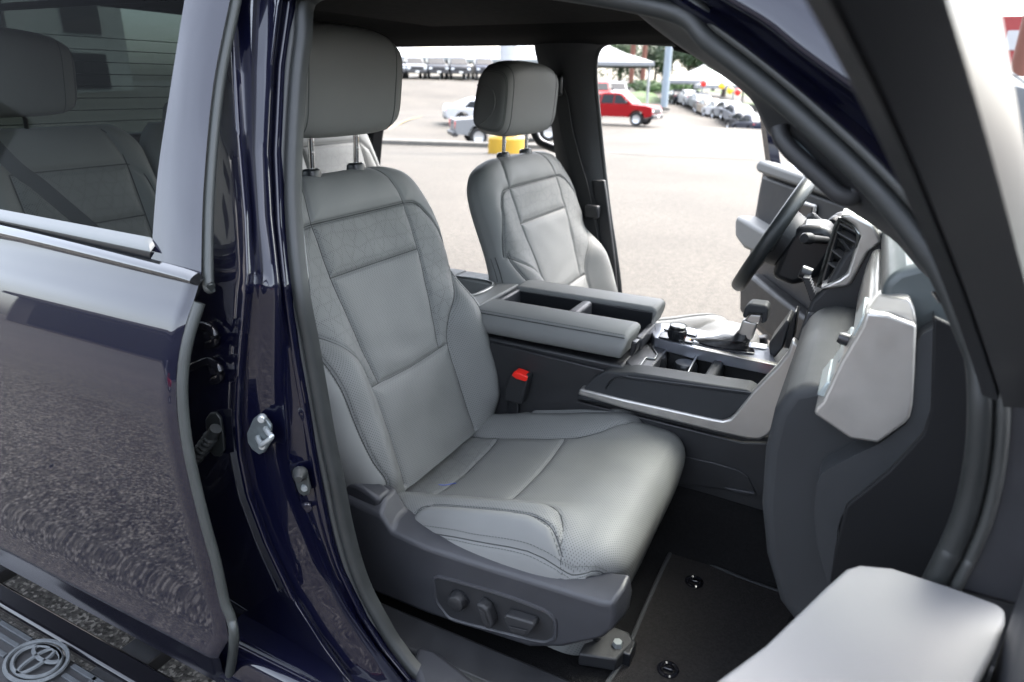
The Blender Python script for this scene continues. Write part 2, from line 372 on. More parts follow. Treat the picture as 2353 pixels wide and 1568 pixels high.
# cushion: profile swept across the seat
CP = [(-.09, .845), (-.05, .853), (.0, .862), (.075, .878), (.17, .901), (.26, .923), (.36, .947), (.42, .960), (.468, .966), (.508, .961), (.535, .943), (.549, .915), (.548, .88), (.537, .83), (.522, .78), (.505, .72), (.49, .66)]
CPs = smoothpath([np.array([a, 0, b]) for a, b in CP], 160); CPl = np.concatenate([[0], np.cumsum(np.linalg.norm(np.diff(CPs, axis=0), axis=1))])
def c_of_x(x): return np.interp(x, CPs[:90, 0], CPl[:90])      # arc length at a given x on the top
C_END = CPl[-1]
C_W = [(0, .27), (.1, .285), (.2, .300), (.35, .308), (.5, .306), (.58, .298), (.66, .288), (.8, .265), (1.0, .25)]
cx = c_of_x
CUSH_SEAMS = []
for s_ in (1, -1):
    CUSH_SEAMS += [[(s_*.158, 0), (s_*.15, cx(.04)), (s_*.152, cx(.2)), (s_*.157, cx(.29)), (s_*.175, cx(.35)), (s_*.205, cx(.4)), (s_*.245, cx(.425)), (s_*.30, cx(.435))],
                   [(s_*.295, cx(.09)), (s_*.262, cx(.105)), (s_*.24, cx(.14)), (s_*.238, cx(.25)), (s_*.246, cx(.36)), (s_*.258, cx(.41)), (s_*.28, cx(.435))],
                   [(s_*.28, cx(.12)), (s_*.287, cx(.25)), (s_*.29, cx(.40)), (s_*.289, cx(.46)), (s_*.275, cx(.5)+.02), (s_*.258, cx(.5)+.09), (s_*.25, cx(.5)+.17)]]
CUSH_SEAMS += [[(-.152, cx(.075)), (.152, cx(.075))], [(-.154, cx(.26)), (.154, cx(.26))]]
def cush_h(u, c, seams=True):
    W = spl(C_W, c); e = np.clip(np.abs(u)/W, 0, 1)
    f = -.13*(1-(1-e**9)**(1/2.4))
    nose = smst(cx(.47), cx(.36), c)
    f = f + .034*smst(.14, .225, np.abs(u))*nose*smst(-.02, .08, c)*(1-e**10)**.5
    f = f + .012*np.exp(-((np.abs(u)-.26)/.02)**2)*smst(cx(.44), cx(.40), c)*smst(cx(.08), cx(.13), c)
    f = f - .014*(1-(np.clip(np.abs(u), 0, .17)/.17)**2)*smst(cx(.5), cx(.3), c)
    f = f + .0012*np.sin(33*u+21*c+2*np.sin(19*u))*np.sin(27*c-9*u)
    if seams:
        d = np.full(np.broadcast(u, c).shape, 9.)
        for s in CUSH_SEAMS: d = np.minimum(d, polydist(u, c, s))
        f = f - .005*np.exp(-(d/.0042)**2) - .004*np.exp(-(d/.016)**2)
        f = f + .0014*np.sin(u*60+c*25)*np.exp(-((c-.1)/.12)**2)*smst(.2, .1, np.abs(u))
    return f
def cush_pos(u, c, off=0., seams=True):
    u = np.asarray(u, float); c = np.asarray(c, float)
    x = np.interp(c, CPl, CPs[:, 0]); z = np.interp(c, CPl, CPs[:, 2]); h = .004
    tx = np.interp(c+h, CPl, CPs[:, 0])-np.interp(c-h, CPl, CPs[:, 0]); tz = np.interp(c+h, CPl, CPs[:, 2])-np.interp(c-h, CPl, CPs[:, 2])
    l = np.hypot(tx, tz)+1e-9; f = cush_h(u, c, seams)+off
    return np.stack([x-tz/l*f, SEAT_Y+u, z+tx/l*f], -1)

def headrest(parent, c, W, D, H, tilt, m, name='headrest'):
    """padded block: closed superellipsoid with its poles on the two sides"""
    n1, n2 = 48, 64; V = []; F = []
    def sp(a, p): return np.sign(a)*abs(a)**p
    ca, sa = math.cos(tilt), math.sin(tilt)
    def pos(th, ph, k=1.0):
        uu = W*sp(math.sin(th), .42); rr = sp(math.cos(th), .30)
        d = D*rr*sp(math.cos(ph), .55)*k; v = H*rr*sp(math.sin(ph), .5)*k
        d *= 1-.16*(v/H)*(1 if d < 0 else .3)                 # deeper towards the bottom at the back
        if d > 0: d -= .012*(1-(uu/W)**2)
        v *= 1-.05*(uu/W)**2; v += .010*(1-(uu/W)**2)*(1 if v > 0 else .0)
        return np.array([c[0]+ca*d-sa*v, c[1]+uu, c[2]+sa*d+ca*v])
    for i in range(n1+1):
        th = -math.pi/2+math.pi*i/n1
        th = math.pi/2*math.sin(th) if 0 else th
        for j in range(n2): V.append(pos(th, 2*math.pi*j/n2))
    for i in range(n1):
        for j in range(n2): F.append((i*n2+j, i*n2+(j+1) % n2, (i+1)*n2+(j+1) % n2, (i+1)*n2+j))
    o = mk(name, V, F, m, parent, auto=85)
    def ring(u, r, nm='piping', phs=None, k=1.003):
        th = math.asin(sp(min(.999, max(-.999, u/W)), 1/.42))
        pth = [pos(th, p, k) for p in (np.linspace(0, 2*math.pi, 72, endpoint=False) if phs is None else phs)]
        tube(nm, pth, r, stitchm if r < .0015 else seamm, o, k=5, closed=phs is None, ref=(0, 1, 0))
    for s in (-1, 1):
        ring(s*W*.78, .0011, 'seam'); ring(s*W*.935, .0012, 'seam'); ring(s*W*.955, .0009, 'stitching')
    # rounded panel seam on each flank
    for s in (-1, 1):
        q = [(-.95, .42), (-.3, .42), (.12, .36), (.36, .1), (.38, -.18), (.2, -.42), (-.1, -.6), (-.5, -.78)]
        P = smoothpath([np.array([a, b, 0]) for a, b in q], 50)
        tube('piping', [np.array([c[0]+ca*D*.8*a-sa*H*.85*b, c[1]+s*(W*(1-.055*(abs(a)**4+abs(b)**4))+.0008), c[2]+sa*D*.8*a+ca*H*.85*b]) for a, b, _ in P], .0022, m, o, k=6, ref=(0, 1, 0))
    return o

def make_front_seat():
    root = empty('front_seat', (.25, SEAT_Y, .64))
    # --- backrest front, split along its seams
    nu, nv = 210, 250
    t = np.linspace(-1, 1, nu); ee = np.sin(t*math.pi/2)*.25+t*.75
    ee = np.sign(ee)*np.minimum(1, np.abs(ee)); tv = np.linspace(0, 1, nv); v = -.03+.722*(1-(1-tv)**1.35)
    Wv = spl(B_W, v); U = ee[None]*Wv[:, None]; Vv = np.repeat(v[:, None], nu, 1)
    P = back_pos(U, Vv)
    a = np.abs(U); reg = np.zeros(U.shape, int)
    uS = spl(B_S, Vv); uA = ip(B_A, Vv); uI = spl(B_I, Vv); uO = spl(B_O, Vv)
    low = Vv < .215+.002*np.cos(U*9); mid = (~low) & (Vv < .587)
    reg[:] = 1
    reg[low & (a < uI)] = 2
    reg[mid & (a < uS) & (Vv < .47)] = 3; reg[mid & (a < uS) & (Vv >= .47)] = 4
    band = mid & (a >= uS) & (((Vv < .39) & (a < uI)) | ((Vv >= .39) & (a < uA)))
    reg[band & (U < 0)] = 5; reg[band & (U > 0)] = 6
    bol = (Vv < .40) & (a >= uI)
    reg[bol & (a < uO) & (U < 0)] = 7; reg[bol & (a < uO) & (U > 0)] = 8
    reg[bol & (a >= uO) & (U < 0)] = 9; reg[bol & (a >= uO) & (U > 0)] = 10
    back = empty('backrest', (-.02, SEAT_Y, .88), parent=None); back.parent = root; back.location = (-.27, 0, .24)
    regions_mesh(back, P, reg, np.stack([U, Vv], -1), {1: ('top_panel', leather), 2: ('lumbar_panel', perf), 3: ('centre_panel', perf), 4: ('centre_panel', perfbig), 5: ('side_panel', perfbig), 6: ('side_panel', perfbig),
                 7: ('bolster', perf), 8: ('bolster', perf), 9: ('bolster_edge', leather), 10: ('bolster_edge', leather)})
    tb = np.linspace(-1, 1, 60); eb = np.sin(tb*math.pi/2); vb = np.linspace(-.03, .692, 70); Wb = spl(B_W, vb)
    Ub = eb[None]*Wb[:, None]; Vb = np.repeat(vb[:, None], 60, 1)
    regions_mesh(back, back_pos(Ub, Vb, 0, False)[:, ::-1], np.full(Ub.shape, 1), np.stack([Ub, Vb], -1), {1: ('back_shell', leather)})
    for s in BACK_SEAMS: seam_line('seam', back, s, back_pos)
    stitch_mesh('stitching', back, [s for i, s in enumerate(BACK_SEAMS) if i in (1, 3, 6, 8, 10)], back_pos, stitchm)
    # flank seams on the sides of the backrest
    for s in (-1, 1):
        for o_ in (.0, .016):
            vv = np.linspace(.0, .40, 30); W_ = spl(B_W, vv)
            tube('seam', [BACK0 + b*SPINE + (-.05-o_+.02*math.sin(b*7))*NRM + np.array([0, s*(wv*.996), 0]) for b, wv in zip(vv, W_)], .0014, seamm, back, k=5)
    # --- headrest and its posts
    HR = np.array([-.252, SEAT_Y, 1.727])
    headrest(root, HR, .183, .066, .110, math.radians(-9), leather)
    for s in (-.075, .075):
        p0 = BACK0 + .66*SPINE - .058*NRM; base = np.array([-.270, SEAT_Y+s, 1.53]); top = np.array([-.262, SEAT_Y+s, 1.66])
        post = tube('headrest_post', [base, top], .0062, chrome, root, k=14)
        for h in (.055, .085): tube('notch', [base+(top-base)*(h/.13)+np.array([.0055, 0, -.003]), base+(top-base)*(h/.13)+np.array([.0055, 0, .003])], .003, chrome, post, k=8)
        lathe('post_collar', [(0, .022), (.016, .022), (.0205, .018), (.022, .01), (.022, -.006), (.018, -.02)], blackp, root, axis=(-.1, 0, 1), org=base+np.array([0, 0, .0]), k=24)
    # --- cushion
    nu, nc = 190, 250
    t = np.linspace(-1, 1, nu); ee = np.sin(t*math.pi/2)*.3+t*.7; c = np.linspace(0, C_END, nc); Wc = spl(C_W, c)
    U = ee[None]*Wc[:, None]; C_ = np.repeat(c[:, None], nu, 1); P = cush_pos(U, C_); a = np.abs(U); reg = np.full(U.shape, 1)
    s1 = [(0, .158), (cx(.04), .15), (cx(.2), .152), (cx(.29), .157), (cx(.35), .175), (cx(.4), .205), (cx(.425), .245), (cx(.436), .31), (cx(.44), .4)]
    u1 = ip(s1, C_); inside = (a < u1) | (C_ > cx(.438))
    reg[(~inside)] = 2; reg[(~inside) & (U > 0)] = 3
    plain = (C_ > cx(.10)) & (C_ < cx(.437)) & (a > ip([(cx(.09), .295), (cx(.105), .262), (cx(.14), .24), (cx(.25), .238), (cx(.36), .246), (cx(.41), .258), (cx(.437), .30)], C_))
    reg[plain & (U < 0)] = 4; reg[plain & (U > 0)] = 5
    reg[inside & (C_ < cx(.075))] = 6; reg[inside & (C_ >= cx(.075)) & (C_ < cx(.26))] = 7
    sideb = (a > ip([(cx(.43), .29), (cx(.46), .289), (cx(.5)+.02, .275), (cx(.5)+.09, .258), (cx(.5)+.17, .25), (1.2, .24)], C_)) & (C_ > cx(.437))
    reg[sideb] = 8; reg[sideb & (U > 0)] = 9
    cu = empty('seat_cushion', (.25, SEAT_Y, .85)); cu.parent = root; cu.location = (0, 0, .21)
    regions_mesh(cu, P, reg, np.stack([U, C_], -1), {1: ('thigh_panel', perf), 2: ('bolster', perf), 3: ('bolster', perf), 4: ('bolster_edge', leather), 5: ('bolster_edge', leather), 6: ('rear_panel', perfbig), 7: ('middle_panel', perf), 8: ('front_corner', leather), 9: ('front_corner', leather)})
    for s in CUSH_SEAMS: seam_line('seam', cu, s, cush_pos)
    stitch_mesh('stitching', cu, [s for i, s in enumerate(CUSH_SEAMS) if i % 3 in (1, 2) and i < 6], cush_pos, stitchm)
    # --- base under the cushion
    prof('seat_frame', [(-.08, .70), (.50, .70), (.52, .80), (.50, .86), (-.06, .82)], SEAT_Y-.22, SEAT_Y+.22, blackp, root, .01)
    for xx in (-.02, .44):
        for s in (-1, 1):
            box('track_leg', (xx-.03, SEAT_Y+s*.2-.02, .655), (xx+.03, SEAT_Y+s*.2+.02, .72), blackp, root, .004)
    # --- side valance with the switch panel (outboard side)
    Yo = -.755
    vp = [(-.10, .95), (-.045, .95), (.05, .940), (.078, .900), (.16, .890), (.3, .896), (.535, .910), (.560, .918), (.567, .885), (.565, .85), (.545, .815), (.47, .750), (.40, .712), (.28, .70), (.16, .688), (.03, .688), (-.10, .72)]
    nm = len(vp); inner = np.array([.24, 0, .80])
    Y1, Y0 = -.690, Yo
    V = [(a, Y1, b) for a, b in vp]; V += [(a, Y0+.028, b-(.004 if b > .85 else -.004)) for a, b in vp]; V += [(inner[0]+(a-inner[0])*.965, Y0, inner[2]+(b-inner[2])*.80) for a, b in vp]
    F = [(k*nm+i, k*nm+(i+1) % nm, (k+1)*nm+(i+1) % nm, (k+1)*nm+i) for i in range(nm) for k in (0, 1)]+[tuple(range(nm)), tuple(range(2*nm, 3*nm))]
    va = mk('side_valance', V, F, slate, root, bevel=.007, seg=3, auto=40)
    rec = [(.184, .806), (.195, .816), (.345, .830), (.428, .829), (.446, .816), (.447, .776), (.430, .758), (.40, .750), (.238, .724), (.215, .724), (.186, .754)]
    rp = []
    for i in range(len(rec)):
        p, q = np.array([rec[i][0], Y0, rec[i][1]]), np.array([rec[(i+1) % len(rec)][0], Y0, rec[(i+1) % len(rec)][1]]); rp += [p*.85+q*.15, p*.5+q*.5, p*.15+q*.85]
    sweep('switch_bezel', rp, [(-.004, -.006), (.0035, -.004), (.0045, 0), (.002, .003), (-.004, .004)], slate, va, ref=(0, -1, 0), closed=True, auto=50)
    prism('switch_panel', [(a, Y0+.004, b) for a, b in rec], (0, -.0055, 0), charcoal, va, .001)
    Y0 = Y0-.0178
    yf = Y0+.016
    kn = lathe('lumbar_switch', [(.0, .021), (.012, .021), (.0165, .019), (.0185, .014), (.019, 0)], charcoal, va, axis=(0, -1, 0), org=(.243, yf, .783), k=32)
    lathe('switch_well', [(.0215, .0), (.0215, .004), (.0195, .004)], blackp, va, axis=(0, -1, 0), org=(.243, yf, .783), k=32)
    prism('recline_switch', [(.292, yf, .808), (.304, yf, .812), (.318, yf, .806), (.330, yf, .775), (.328, yf, .762), (.316, yf, .757), (.306, yf, .766)], (0, -.024, 0), charcoal, va, .005, 3)
    prism('slide_switch', [(.350, yf, .800), (.356, yf, .808), (.412, yf, .813), (.416, yf, .806), (.404, yf, .780), (.398, yf, .776), (.366, yf, .771), (.360, yf, .775)], (0, -.022, 0), charcoal, va, .005, 3)
    for nm_, pp in (('switch_face', [(.300, .800), (.312, .798), (.323, .773), (.318, .766), (.310, .772)]), ('switch_face', [(.364, .788), (.402, .794), (.396, .782), (.369, .777)])):
        prism(nm_, [(a, yf-.0245, b) for a, b in pp], (0, -.0012, 0), charcoal, va, .001)
    # recliner cover at the rear of the valance
    prism('recliner_cover', [(-.10, -.70, .965), (-.05, -.70, .965), (.005, -.70, .956), (.05, -.70, .94), (.03, -.70, .89), (-.10, -.70, .87)], (0, -.045, 0), slate, root, .01, 3)
    # floor bracket at the front of the track
    br = prism('track_bracket', [(.475, -.70, .672), (.545, -.68, .672), (.56, -.62, .672), (.545, -.60, .672), (.50, -.60, .672), (.475, -.64, .672)], (0, 0, .03), charcoal, root, .004)
    box('track_rail', (-.1, -.655, .668), (.565, -.615, .70), blackp, root, .003)
    lathe('bolt', [(0, .012), (.009, .012), (.011, .006), (.011, 0)], zinc, root, axis=(0, 0, 1), org=(.535, -.645, .70), k=6)
    return root
near_seat = make_front_seat()
tag(near_seat, 'grey leather front passenger seat nearest the camera with power switches on its side', 'car seat', 'front bucket seats')
far_seat = copy_tree(near_seat); far_seat.location = (.292, .447, .630); far_seat.scale = (1, -1.11, 1); far_seat.rotation_euler = (0, math.radians(-2), 0)
for ch in far_seat.children:
    if ch.name.startswith('headrest') and 'post' not in ch.name: ch.location.z -= .016
tag(far_seat, 'grey leather driver seat beyond the centre console, beside the open far door', 'car seat', 'front bucket seats')
# ------------------------------------------------------------------ the truck: shell, doors, pillars
def cA(p): return (1376.4+p[0]/2.4093, p[1]/2.4093)      # photo crop coordinates to picture coordinates
def cB(p): return (1778.6+p[0]/1.638, 517+p[1]/1.638)
truck = empty('pickup_truck', (0, 0, 0))
tag(truck, 'dark navy blue pickup truck with its front passenger door and driver door wide open', 'truck')
# --- rear door
DY = [(1.46, -.955), (1.43, -.965), (1.40, -.979), (1.36, -.998), (1.30, -1.0175), (1.25, -1.029), (1.2, -1.0365), (1.1, -1.0435), (1.0, -1.046), (.9, -1.047), (.83, -1.048), (.78, -1.051), (.752, -1.0555), (.738, -1.058), (.729, -1.056), (.715, -1.049), (.62, -1.010), (.55, -.985)]
_DY = smoothpath([np.array(a) for a in DY], 180)[::-1]
def doory(z): return np.interp(z, _DY[:, 0], _DY[:, 1])
edge_px = [(452, 662), (440, 700), (415, 780), (403, 850), (401, 920), (410, 1010), (430, 1110), (455, 1210), (480, 1300), (500, 1390), (515, 1430), (522, 1480), (512, 1568)]
edge3 = []
for a, b in edge_px:
    y = -1.
    for _ in range(8): P = at(a, b, y=y); y = doory(P[2])
    edge3.append(P)
edge3 = np.array(edge3); _o = np.argsort(edge3[:, 2])
def door_xf(z): return np.interp(z, edge3[_o, 2], edge3[_o, 0])
rd = empty('rear_door', (0, 0, 0), parent=truck)
zs = np.concatenate([np.linspace(1.437, 1.2, 50), np.linspace(1.195, .80, 40), np.linspace(.795, .69, 40), np.linspace(.685, .56, 12)])
gx = np.concatenate([np.linspace(0, .9, 30), np.linspace(.91, 1, 14)])
def skin(u, z):
    xf = door_xf(z)-.006; x = -1.45+(xf+1.45)*u; r = max(0., (u-.985)/.015)
    return np.array([x, doory(z)+.008*r*r, z])
gridmesh('door_skin', skin, gx, zs, navy, rd)
# rubber edge on the leading edge of the door
es = smoothpath(list(edge3[1:]), 80)
sweep('edge_seal', es+np.array([.004, .012, 0]), circ(.008, 12, .010), edge_rubber, rd, ref=(0, -1, 0))
# window frame ahead of the glass
fl = [(441, -90), (427, 0), (395, 200), (365, 403), (350, 600)]; fr = [(545, -90), (528, 0), (489, 201), (467, 443), (462, 640)]
A = smoothpath([side(a-3, b, -.980) for a, b in fl], 60); B = smoothpath([side(a, b, -.968) for a, b in fr], 60)
V = []; F = []; nn = len(A); ks = 7
for i in range(nn):
    for j in range(ks):
        t = j/(ks-1); p = A[i]*(1-t)+B[i]*t; V.append(p+np.array([0, -.004*math.sin(math.pi*t), 0]))
for i in range(nn-1):
    for j in range(ks-1): F.append((i*ks+j, i*ks+j+1, (i+1)*ks+j+1, (i+1)*ks+j))
mk('window_frame', V, F, navy, rd, auto=80)
sweep('frame_seal', smoothpath([side(a+14, b, -.955) for a, b in [(545, -90), (528, 0), (489, 201), (467, 443), (464, 640), (470, 660)]], 50), circ(.008, 12, .010), edge_rubber, rd)
g0 = side(352, 600, -.95); g1 = side(441, -90, -.95)
def gp(x, z): return np.array([x, -.952+lean(z), z])
mk('window_glass', [gp(-1.35, 1.43), gp(g0[0]+.02, 1.43), gp(g1[0]+.02, 1.90), gp(-1.35, 1.90)], [(0, 1, 2, 3)], privacy, rd, smooth=False)
def strip(name, top, bot, y0, m, bulge=.006, parent=rd, k=8, n=30, yb=None):
    T = smoothpath([at(a, b, y=y0) for a, b in top], n); Bm = smoothpath([at(a, b, y=y0 if yb is None else yb) for a, b in bot], n); V = []; F = []
    nn = min(len(T), len(Bm))
    for i in range(nn):
        for j in range(k):
            t = j/(k-1); V.append(T[i]*(1-t)+Bm[i]*t+np.array([0, -bulge*math.sin(math.pi*t)**.8, 0]))
        V.append(.5*(T[i]+Bm[i])+np.array([0, .012, 0]))
    kk = k+1
    for i in range(nn-1):
        for j in range(kk): F.append((i*kk+j, i*kk+(j+1) % kk, (i+1)*kk+(j+1) % kk, (i+1)*kk+j))
    F += [tuple(range(kk)), tuple(range((nn-1)*kk, nn*kk))]
    return mk(name, V, F, m, parent, auto=60)
strip('belt_trim', [(-330, 419), (0, 481), (346, 546)], [(-330, 442), (0, 507), (346, 579)], -.958, mat('bright_trim', (.105, .113, .112), .35), .003, yb=-.975)
strip('belt_gap', [(-330, 441), (0, 506), (346, 579)], [(-330, 452), (0, 520), (346, 598)], -.968, blackp, .001)
strip('belt_molding', [(-330, 446), (0, 513), (350, 597), (455, 627)], [(-330, 474), (0, 547), (350, 632), (456, 657)], -.972, blackgloss_trim, .016, k=12)
# --- rocker, sill and inner floor
SILL = [(-1.0, .60), (-.985, .66), (-.94, .675), (-.88, .682), (-.84, .68), (-.80, .668), (-.76, .655)]
def sillf(u, s):
    q = smoothpath([np.array(a) for a in SILL], 30); i = s*(len(q)-1); j = int(min(i, len(q)-2)); p = q[j]+(q[j+1]-q[j])*(i-j); return np.array([u, p[0], p[1]])
gridmesh('rocker_sill', sillf, np.linspace(-.2, 1.4, 30), np.linspace(0, 1, 25), navy, truck)
prof('underbody', [(-1.6, .50), (2.2, .50), (2.2, .60), (-1.6, .60)], -.93, .93, blackp, truck, .01)
# --- front passenger B-pillar
RID1 = [(540, -90), (528, 0), (531, 60), (545, 300), (562, 500), (567, 627), (558, 737), (549, 847), (543, 957), (549, 1048), (567, 1137), (608, 1246), (670, 1376), (735, 1478), (786, 1547), (850, 1620)]
RID2 = [(660, -90), (640, 0), (622, 150), (612, 350), (620, 500), (637, 652), (640, 773), (644, 883), (655, 993), (657, 1051), (680, 1137), (718, 1239), (752, 1325), (796, 1403), (850, 1480), (930, 1580)]
RID3 = [(690, -90), (662, 0), (640, 150), (630, 350), (637, 520), (655, 690), (673, 810), (695, 931), (721, 1085), (735, 1160), (752, 1239), (772, 1300), (800, 1362), (830, 1422), (872, 1486), (945, 1575)]
LEFT = [(560, -90), (548, 0), (510, 200), (488, 443), (475, 640), (440, 720), (410, 850), (405, 920), (412, 1010), (432, 1110), (458, 1210), (485, 1300), (505, 1390), (520, 1450), (525, 1520), (520, 1620)]
def px_at(tab, py): a = np.array(tab, float); return np.interp(py, a[:, 1], a[:, 0])
pys = np.linspace(-85, 1600, 120); V = []; F = []
for py in pys:
    l, r1, r2, r3 = (px_at(t, py) for t in (LEFT, RID1, RID2, RID3))
    up = 1-smst(560, 740, py)                           # pressed ribs fade out below the belt line
    lx = min(l, r1-30)
    cols = [(lx-4, -.905), (lx*.6+r1*.4-6, -.912), (r1-26, -.921), (r1-14, -.928), (r1-5, -.940), (r1, -.9425), (r1+6, -.939), (r1+16, -.927)]
    wv = r2-r1
    cols += [(r1+.30*wv, -.924), (r1+.42*wv, -.922-.006*up), (r1+.48*wv, -.921-.008*up), (r1+.56*wv, -.919), (r1+.78*wv, -.914), (r2-9, -.911), (r2-3, -.9155), (r2+2, -.916), (r2+7, -.911), (.5*r2+.5*r3, -.899), (r3-5, -.893), (r3, -.896), (r3+6, -.893), (r3+22, -.875), (r3+60, -.84)]
    for a, y in cols: V.append(side(a, py, y))
kc = len(cols)
for i in range(len(pys)-1):
    for j in range(kc-1): F.append((i*kc+j, i*kc+j+1, (i+1)*kc+j+1, (i+1)*kc+j))
bp_ = mk('door_pillar', V, F, navy, truck, auto=75)
mk('pillar_trim_inner', [(-.30, -.83, .66), (-.32, -.83, 1.42), (-.30, -.68, 1.86), (-.12, -.70, 1.86), (-.13, -.84, 1.42), (-.12, -.85, .8), (-.10, -.85, .66)], [(0, 1, 4, 5, 6), (1, 2, 3, 4)], charcoal, truck, smooth=False, solid=.02)
# striker on the pillar
sp_ = [(585, 960), (600, 948), (612, 955), (627, 975), (626, 1012), (612, 1034), (600, 1040), (583, 1028), (573, 1012), (571, 992)]
stk = prism('striker', [side(a, b, -.925) for a, b in sp_], (0.004, -.008, 0), mat('zinc_dull', (.13, .15, .155), .4, metal=.5, noise=.15, nscale=80), bp_, .002)
c0 = side(592, 1005, -.935); c1 = side(610, 985, -.935)
zl = mat('zinc_loop', (.42, .45, .46), .35, metal=.7)
lp = [c0, c0+np.array([.020, -.012, -.002]), c0+np.array([.030, -.018, .002]), c1+np.array([.030, -.016, -.002]), c1+np.array([.018, -.010, .0]), c1]
tube('striker_loop', smoothpath(lp, 24), .0046, zl, bp_, k=10, ref=(0, 0, 1))
for a, b in ((602, 962), (604, 1024)):
    p = side(a, b, -.936); lathe('striker_bolt', [(0, .006), (.0055, .006), (.0075, .003), (.0075, -.004)], zl, bp_, axis=(.45, -.9, 0), org=p, k=14)
# door hinges and bolts in the gap
for (a, b) in ((478, 768), (490, 850)):
    pth = [side(a-55, b-12+8, -.93), side(a-30, b-14, -.93), side(a-8, b-20, -.925), side(a+14, b-4, -.925), side(a+16, b+18, -.925), side(a, b+26, -.925)]
    tube('hinge_arm', smoothpath(pth, 20), .008, gloss_black, bp_, k=8, ref=(0, 0, 1))
    lathe('hinge_bolt', [(0, .009), (.007, .009), (.009, .006), (.009, 0), (.013, 0), (.013, -.003)], gloss_black, bp_, axis=(.5, -.85, 0), org=side(a+4, b, -.925), k=6)
for (a, b) in ((562, 1507), (597, 1520)):
    lathe('hinge_bolt', [(0, .009), (.007, .009), (.009, .006), (.009, 0), (.012, 0), (.012, -.003)], gloss_black, bp_, axis=(.5, -.85, .1), org=side(a, b, -.95), k=6)
tube('lower_hinge', smoothpath([side(a, b, -.945) for a, b in [(520, 1480), (560, 1470), (605, 1490), (622, 1512), (612, 1545), (560, 1530), (520, 1535)]], 30), .007, gloss_black, bp_, k=8, ref=(0, -1, 0))
# wiring boot between pillar and door
pl = [(476, 960), (486, 946), (500, 945), (511, 958), (518, 1000), (520, 1030), (510, 1045), (496, 1044), (484, 1030), (478, 1000)]
prism('boot_plate', [side(a, b, -.922) for a, b in pl], (.004, -.008, 0), rubber, bp_, .002)
q = np.array([side(a, b, -.945) for a, b in [(496, 985), (484, 1005), (470, 1025), (455, 1045), (440, 1062)]]); q = smoothpath(list(q), 60)
sc_ = [1.0+.22*math.sin(i*.95) if i > 12 else .9 for i in range(len(q))]
sweep('wiring_boot', q, circ(.0115, 14), rubber, bp_, ref=(0, 0, 1), scale=sc_)
# door switch, plugs, bump stop
p = side(690, 1087, -.915); ax = np.array([.55, -.8, 0])
prism('switch_plate', [side(a, b, -.905) for a, b in [(676, 1080), (684, 1070), (698, 1072), (708, 1085), (716, 1118), (712, 1132), (700, 1136), (688, 1126), (680, 1105)]], (.004, -.007, 0), edge_rubber, bp_, .002)
lathe('door_switch', [(0, .022), (.006, .022), (.008, .019), (.009, .012), (.0125, .008), (.0135, 0)], rubber, bp_, axis=ax, org=p, k=20)
lathe('switch_screw', [(0, .004), (.005, .004), (.0065, .0015), (.0065, -.004)], zinc, bp_, axis=ax, org=side(700, 1122, -.913), k=14)
lathe('plug', [(0, .003), (.008, .003), (.0095, .001), (.0095, -.004)], navy, bp_, axis=ax, org=side(706, 1167, -.906), k=20)
lathe('bump_stop', [(0, .014), (.009, .014), (.012, .010), (.016, 0), (.018, -.004)], rubber, bp_, axis=ax, org=side(672, 1545, -.955), k=20)
# --- weatherstrip round the front door opening
WL = [(690, -40), (662, 20), (645, 250), (638, 400), (640, 517), (655, 664), (688, 847), (710, 993), (728, 1092), (747, 1218), (769, 1290), (796, 1358), (830, 1422), (875, 1486), (947, 1568)]
WR = [(760, -40), (728, 20), (702, 200), (690, 350), (695, 517), (708, 664), (735, 800), (760, 930), (785, 1050), (815, 1158), (834, 1256), (868, 1354), (898, 1411), (936, 1486), (1010, 1568)]
bpts = []
for py in (-30, 100, 250, 400, 517, 664, 780, 900, 1000, 1100, 1200, 1290, 1358, 1422, 1486, 1560): bpts.append(side(.5*(px_at(WL, py)+px_at(WR, py)), py, -.868))
sillp = [np.array([.30, -.845, .675]), np.array([.55, -.845, .665]), np.array([.85, -.845, .675])]
blue_e = [cA(p) for p in [(440, 0), (700, 170), (900, 320), (1100, 480), (1300, 650), (1500, 830), (1700, 1040), (1900, 1300), (2000, 1420)]]
low_e = [cA(p) for p in [(330, 30), (600, 230), (900, 470), (1100, 640), (1300, 830), (1500, 1030), (1700, 1260), (1850, 1460), (1920, 1568)]]
mid_e = [cA(p) for p in [(385, 10), (650, 200), (890, 385), (1095, 555), (1290, 735), (1490, 925), (1690, 1140), (1865, 1370), (1950, 1490)]]
apts = [side(a, b, -.868) for a, b in mid_e] + [side(*cB(p), -.868) for p in [(770, 400), (812, 520), (822, 700), (806, 900), (766, 1080), (708, 1225), (640, 1360)]]
roof_mid = [np.array([.16, -.868+lean(1.875), 1.875]), np.array([.32, -.868+lean(1.872), 1.872])]
loop = bpts[::-1] + roof_mid + apts + [np.array([.93, -.845, .80]), np.array([.88, -.845, .70])] + sillp[::-1]
lp = smoothpath(loop, 260, closed=True)
sec = [(.010, -.021), (.016, -.017), (.018, -.010), (.012, -.004), (.010, -.002), (.012, 0), (.016, .004), (.0165, .012), (.013, .019), (.006, .022), (-.008, .022), (-.008, -.021)]
sec_o = [(-.008, -.021), (.010, -.021), (.016, -.017), (.018, -.010), (.012, -.003), (-.008, -.002)]; sec_i = [(-.008, -.0015), (.010, -.001), (.016, .004), (.0165, .012), (.013, .019), (.006, .022), (-.008, .022)]
sec_o = [(a*.8, b*.72) for a, b in sec_o]; sec_i = [(a*.9, b*1.0) for a, b in sec_i]
wst = sweep('weatherstrip', lp, sec_o, seal_skylit, truck, closed=True, auto=70)
sweep('seal_lip', lp, sec_i, rubber, wst, closed=True, auto=70)
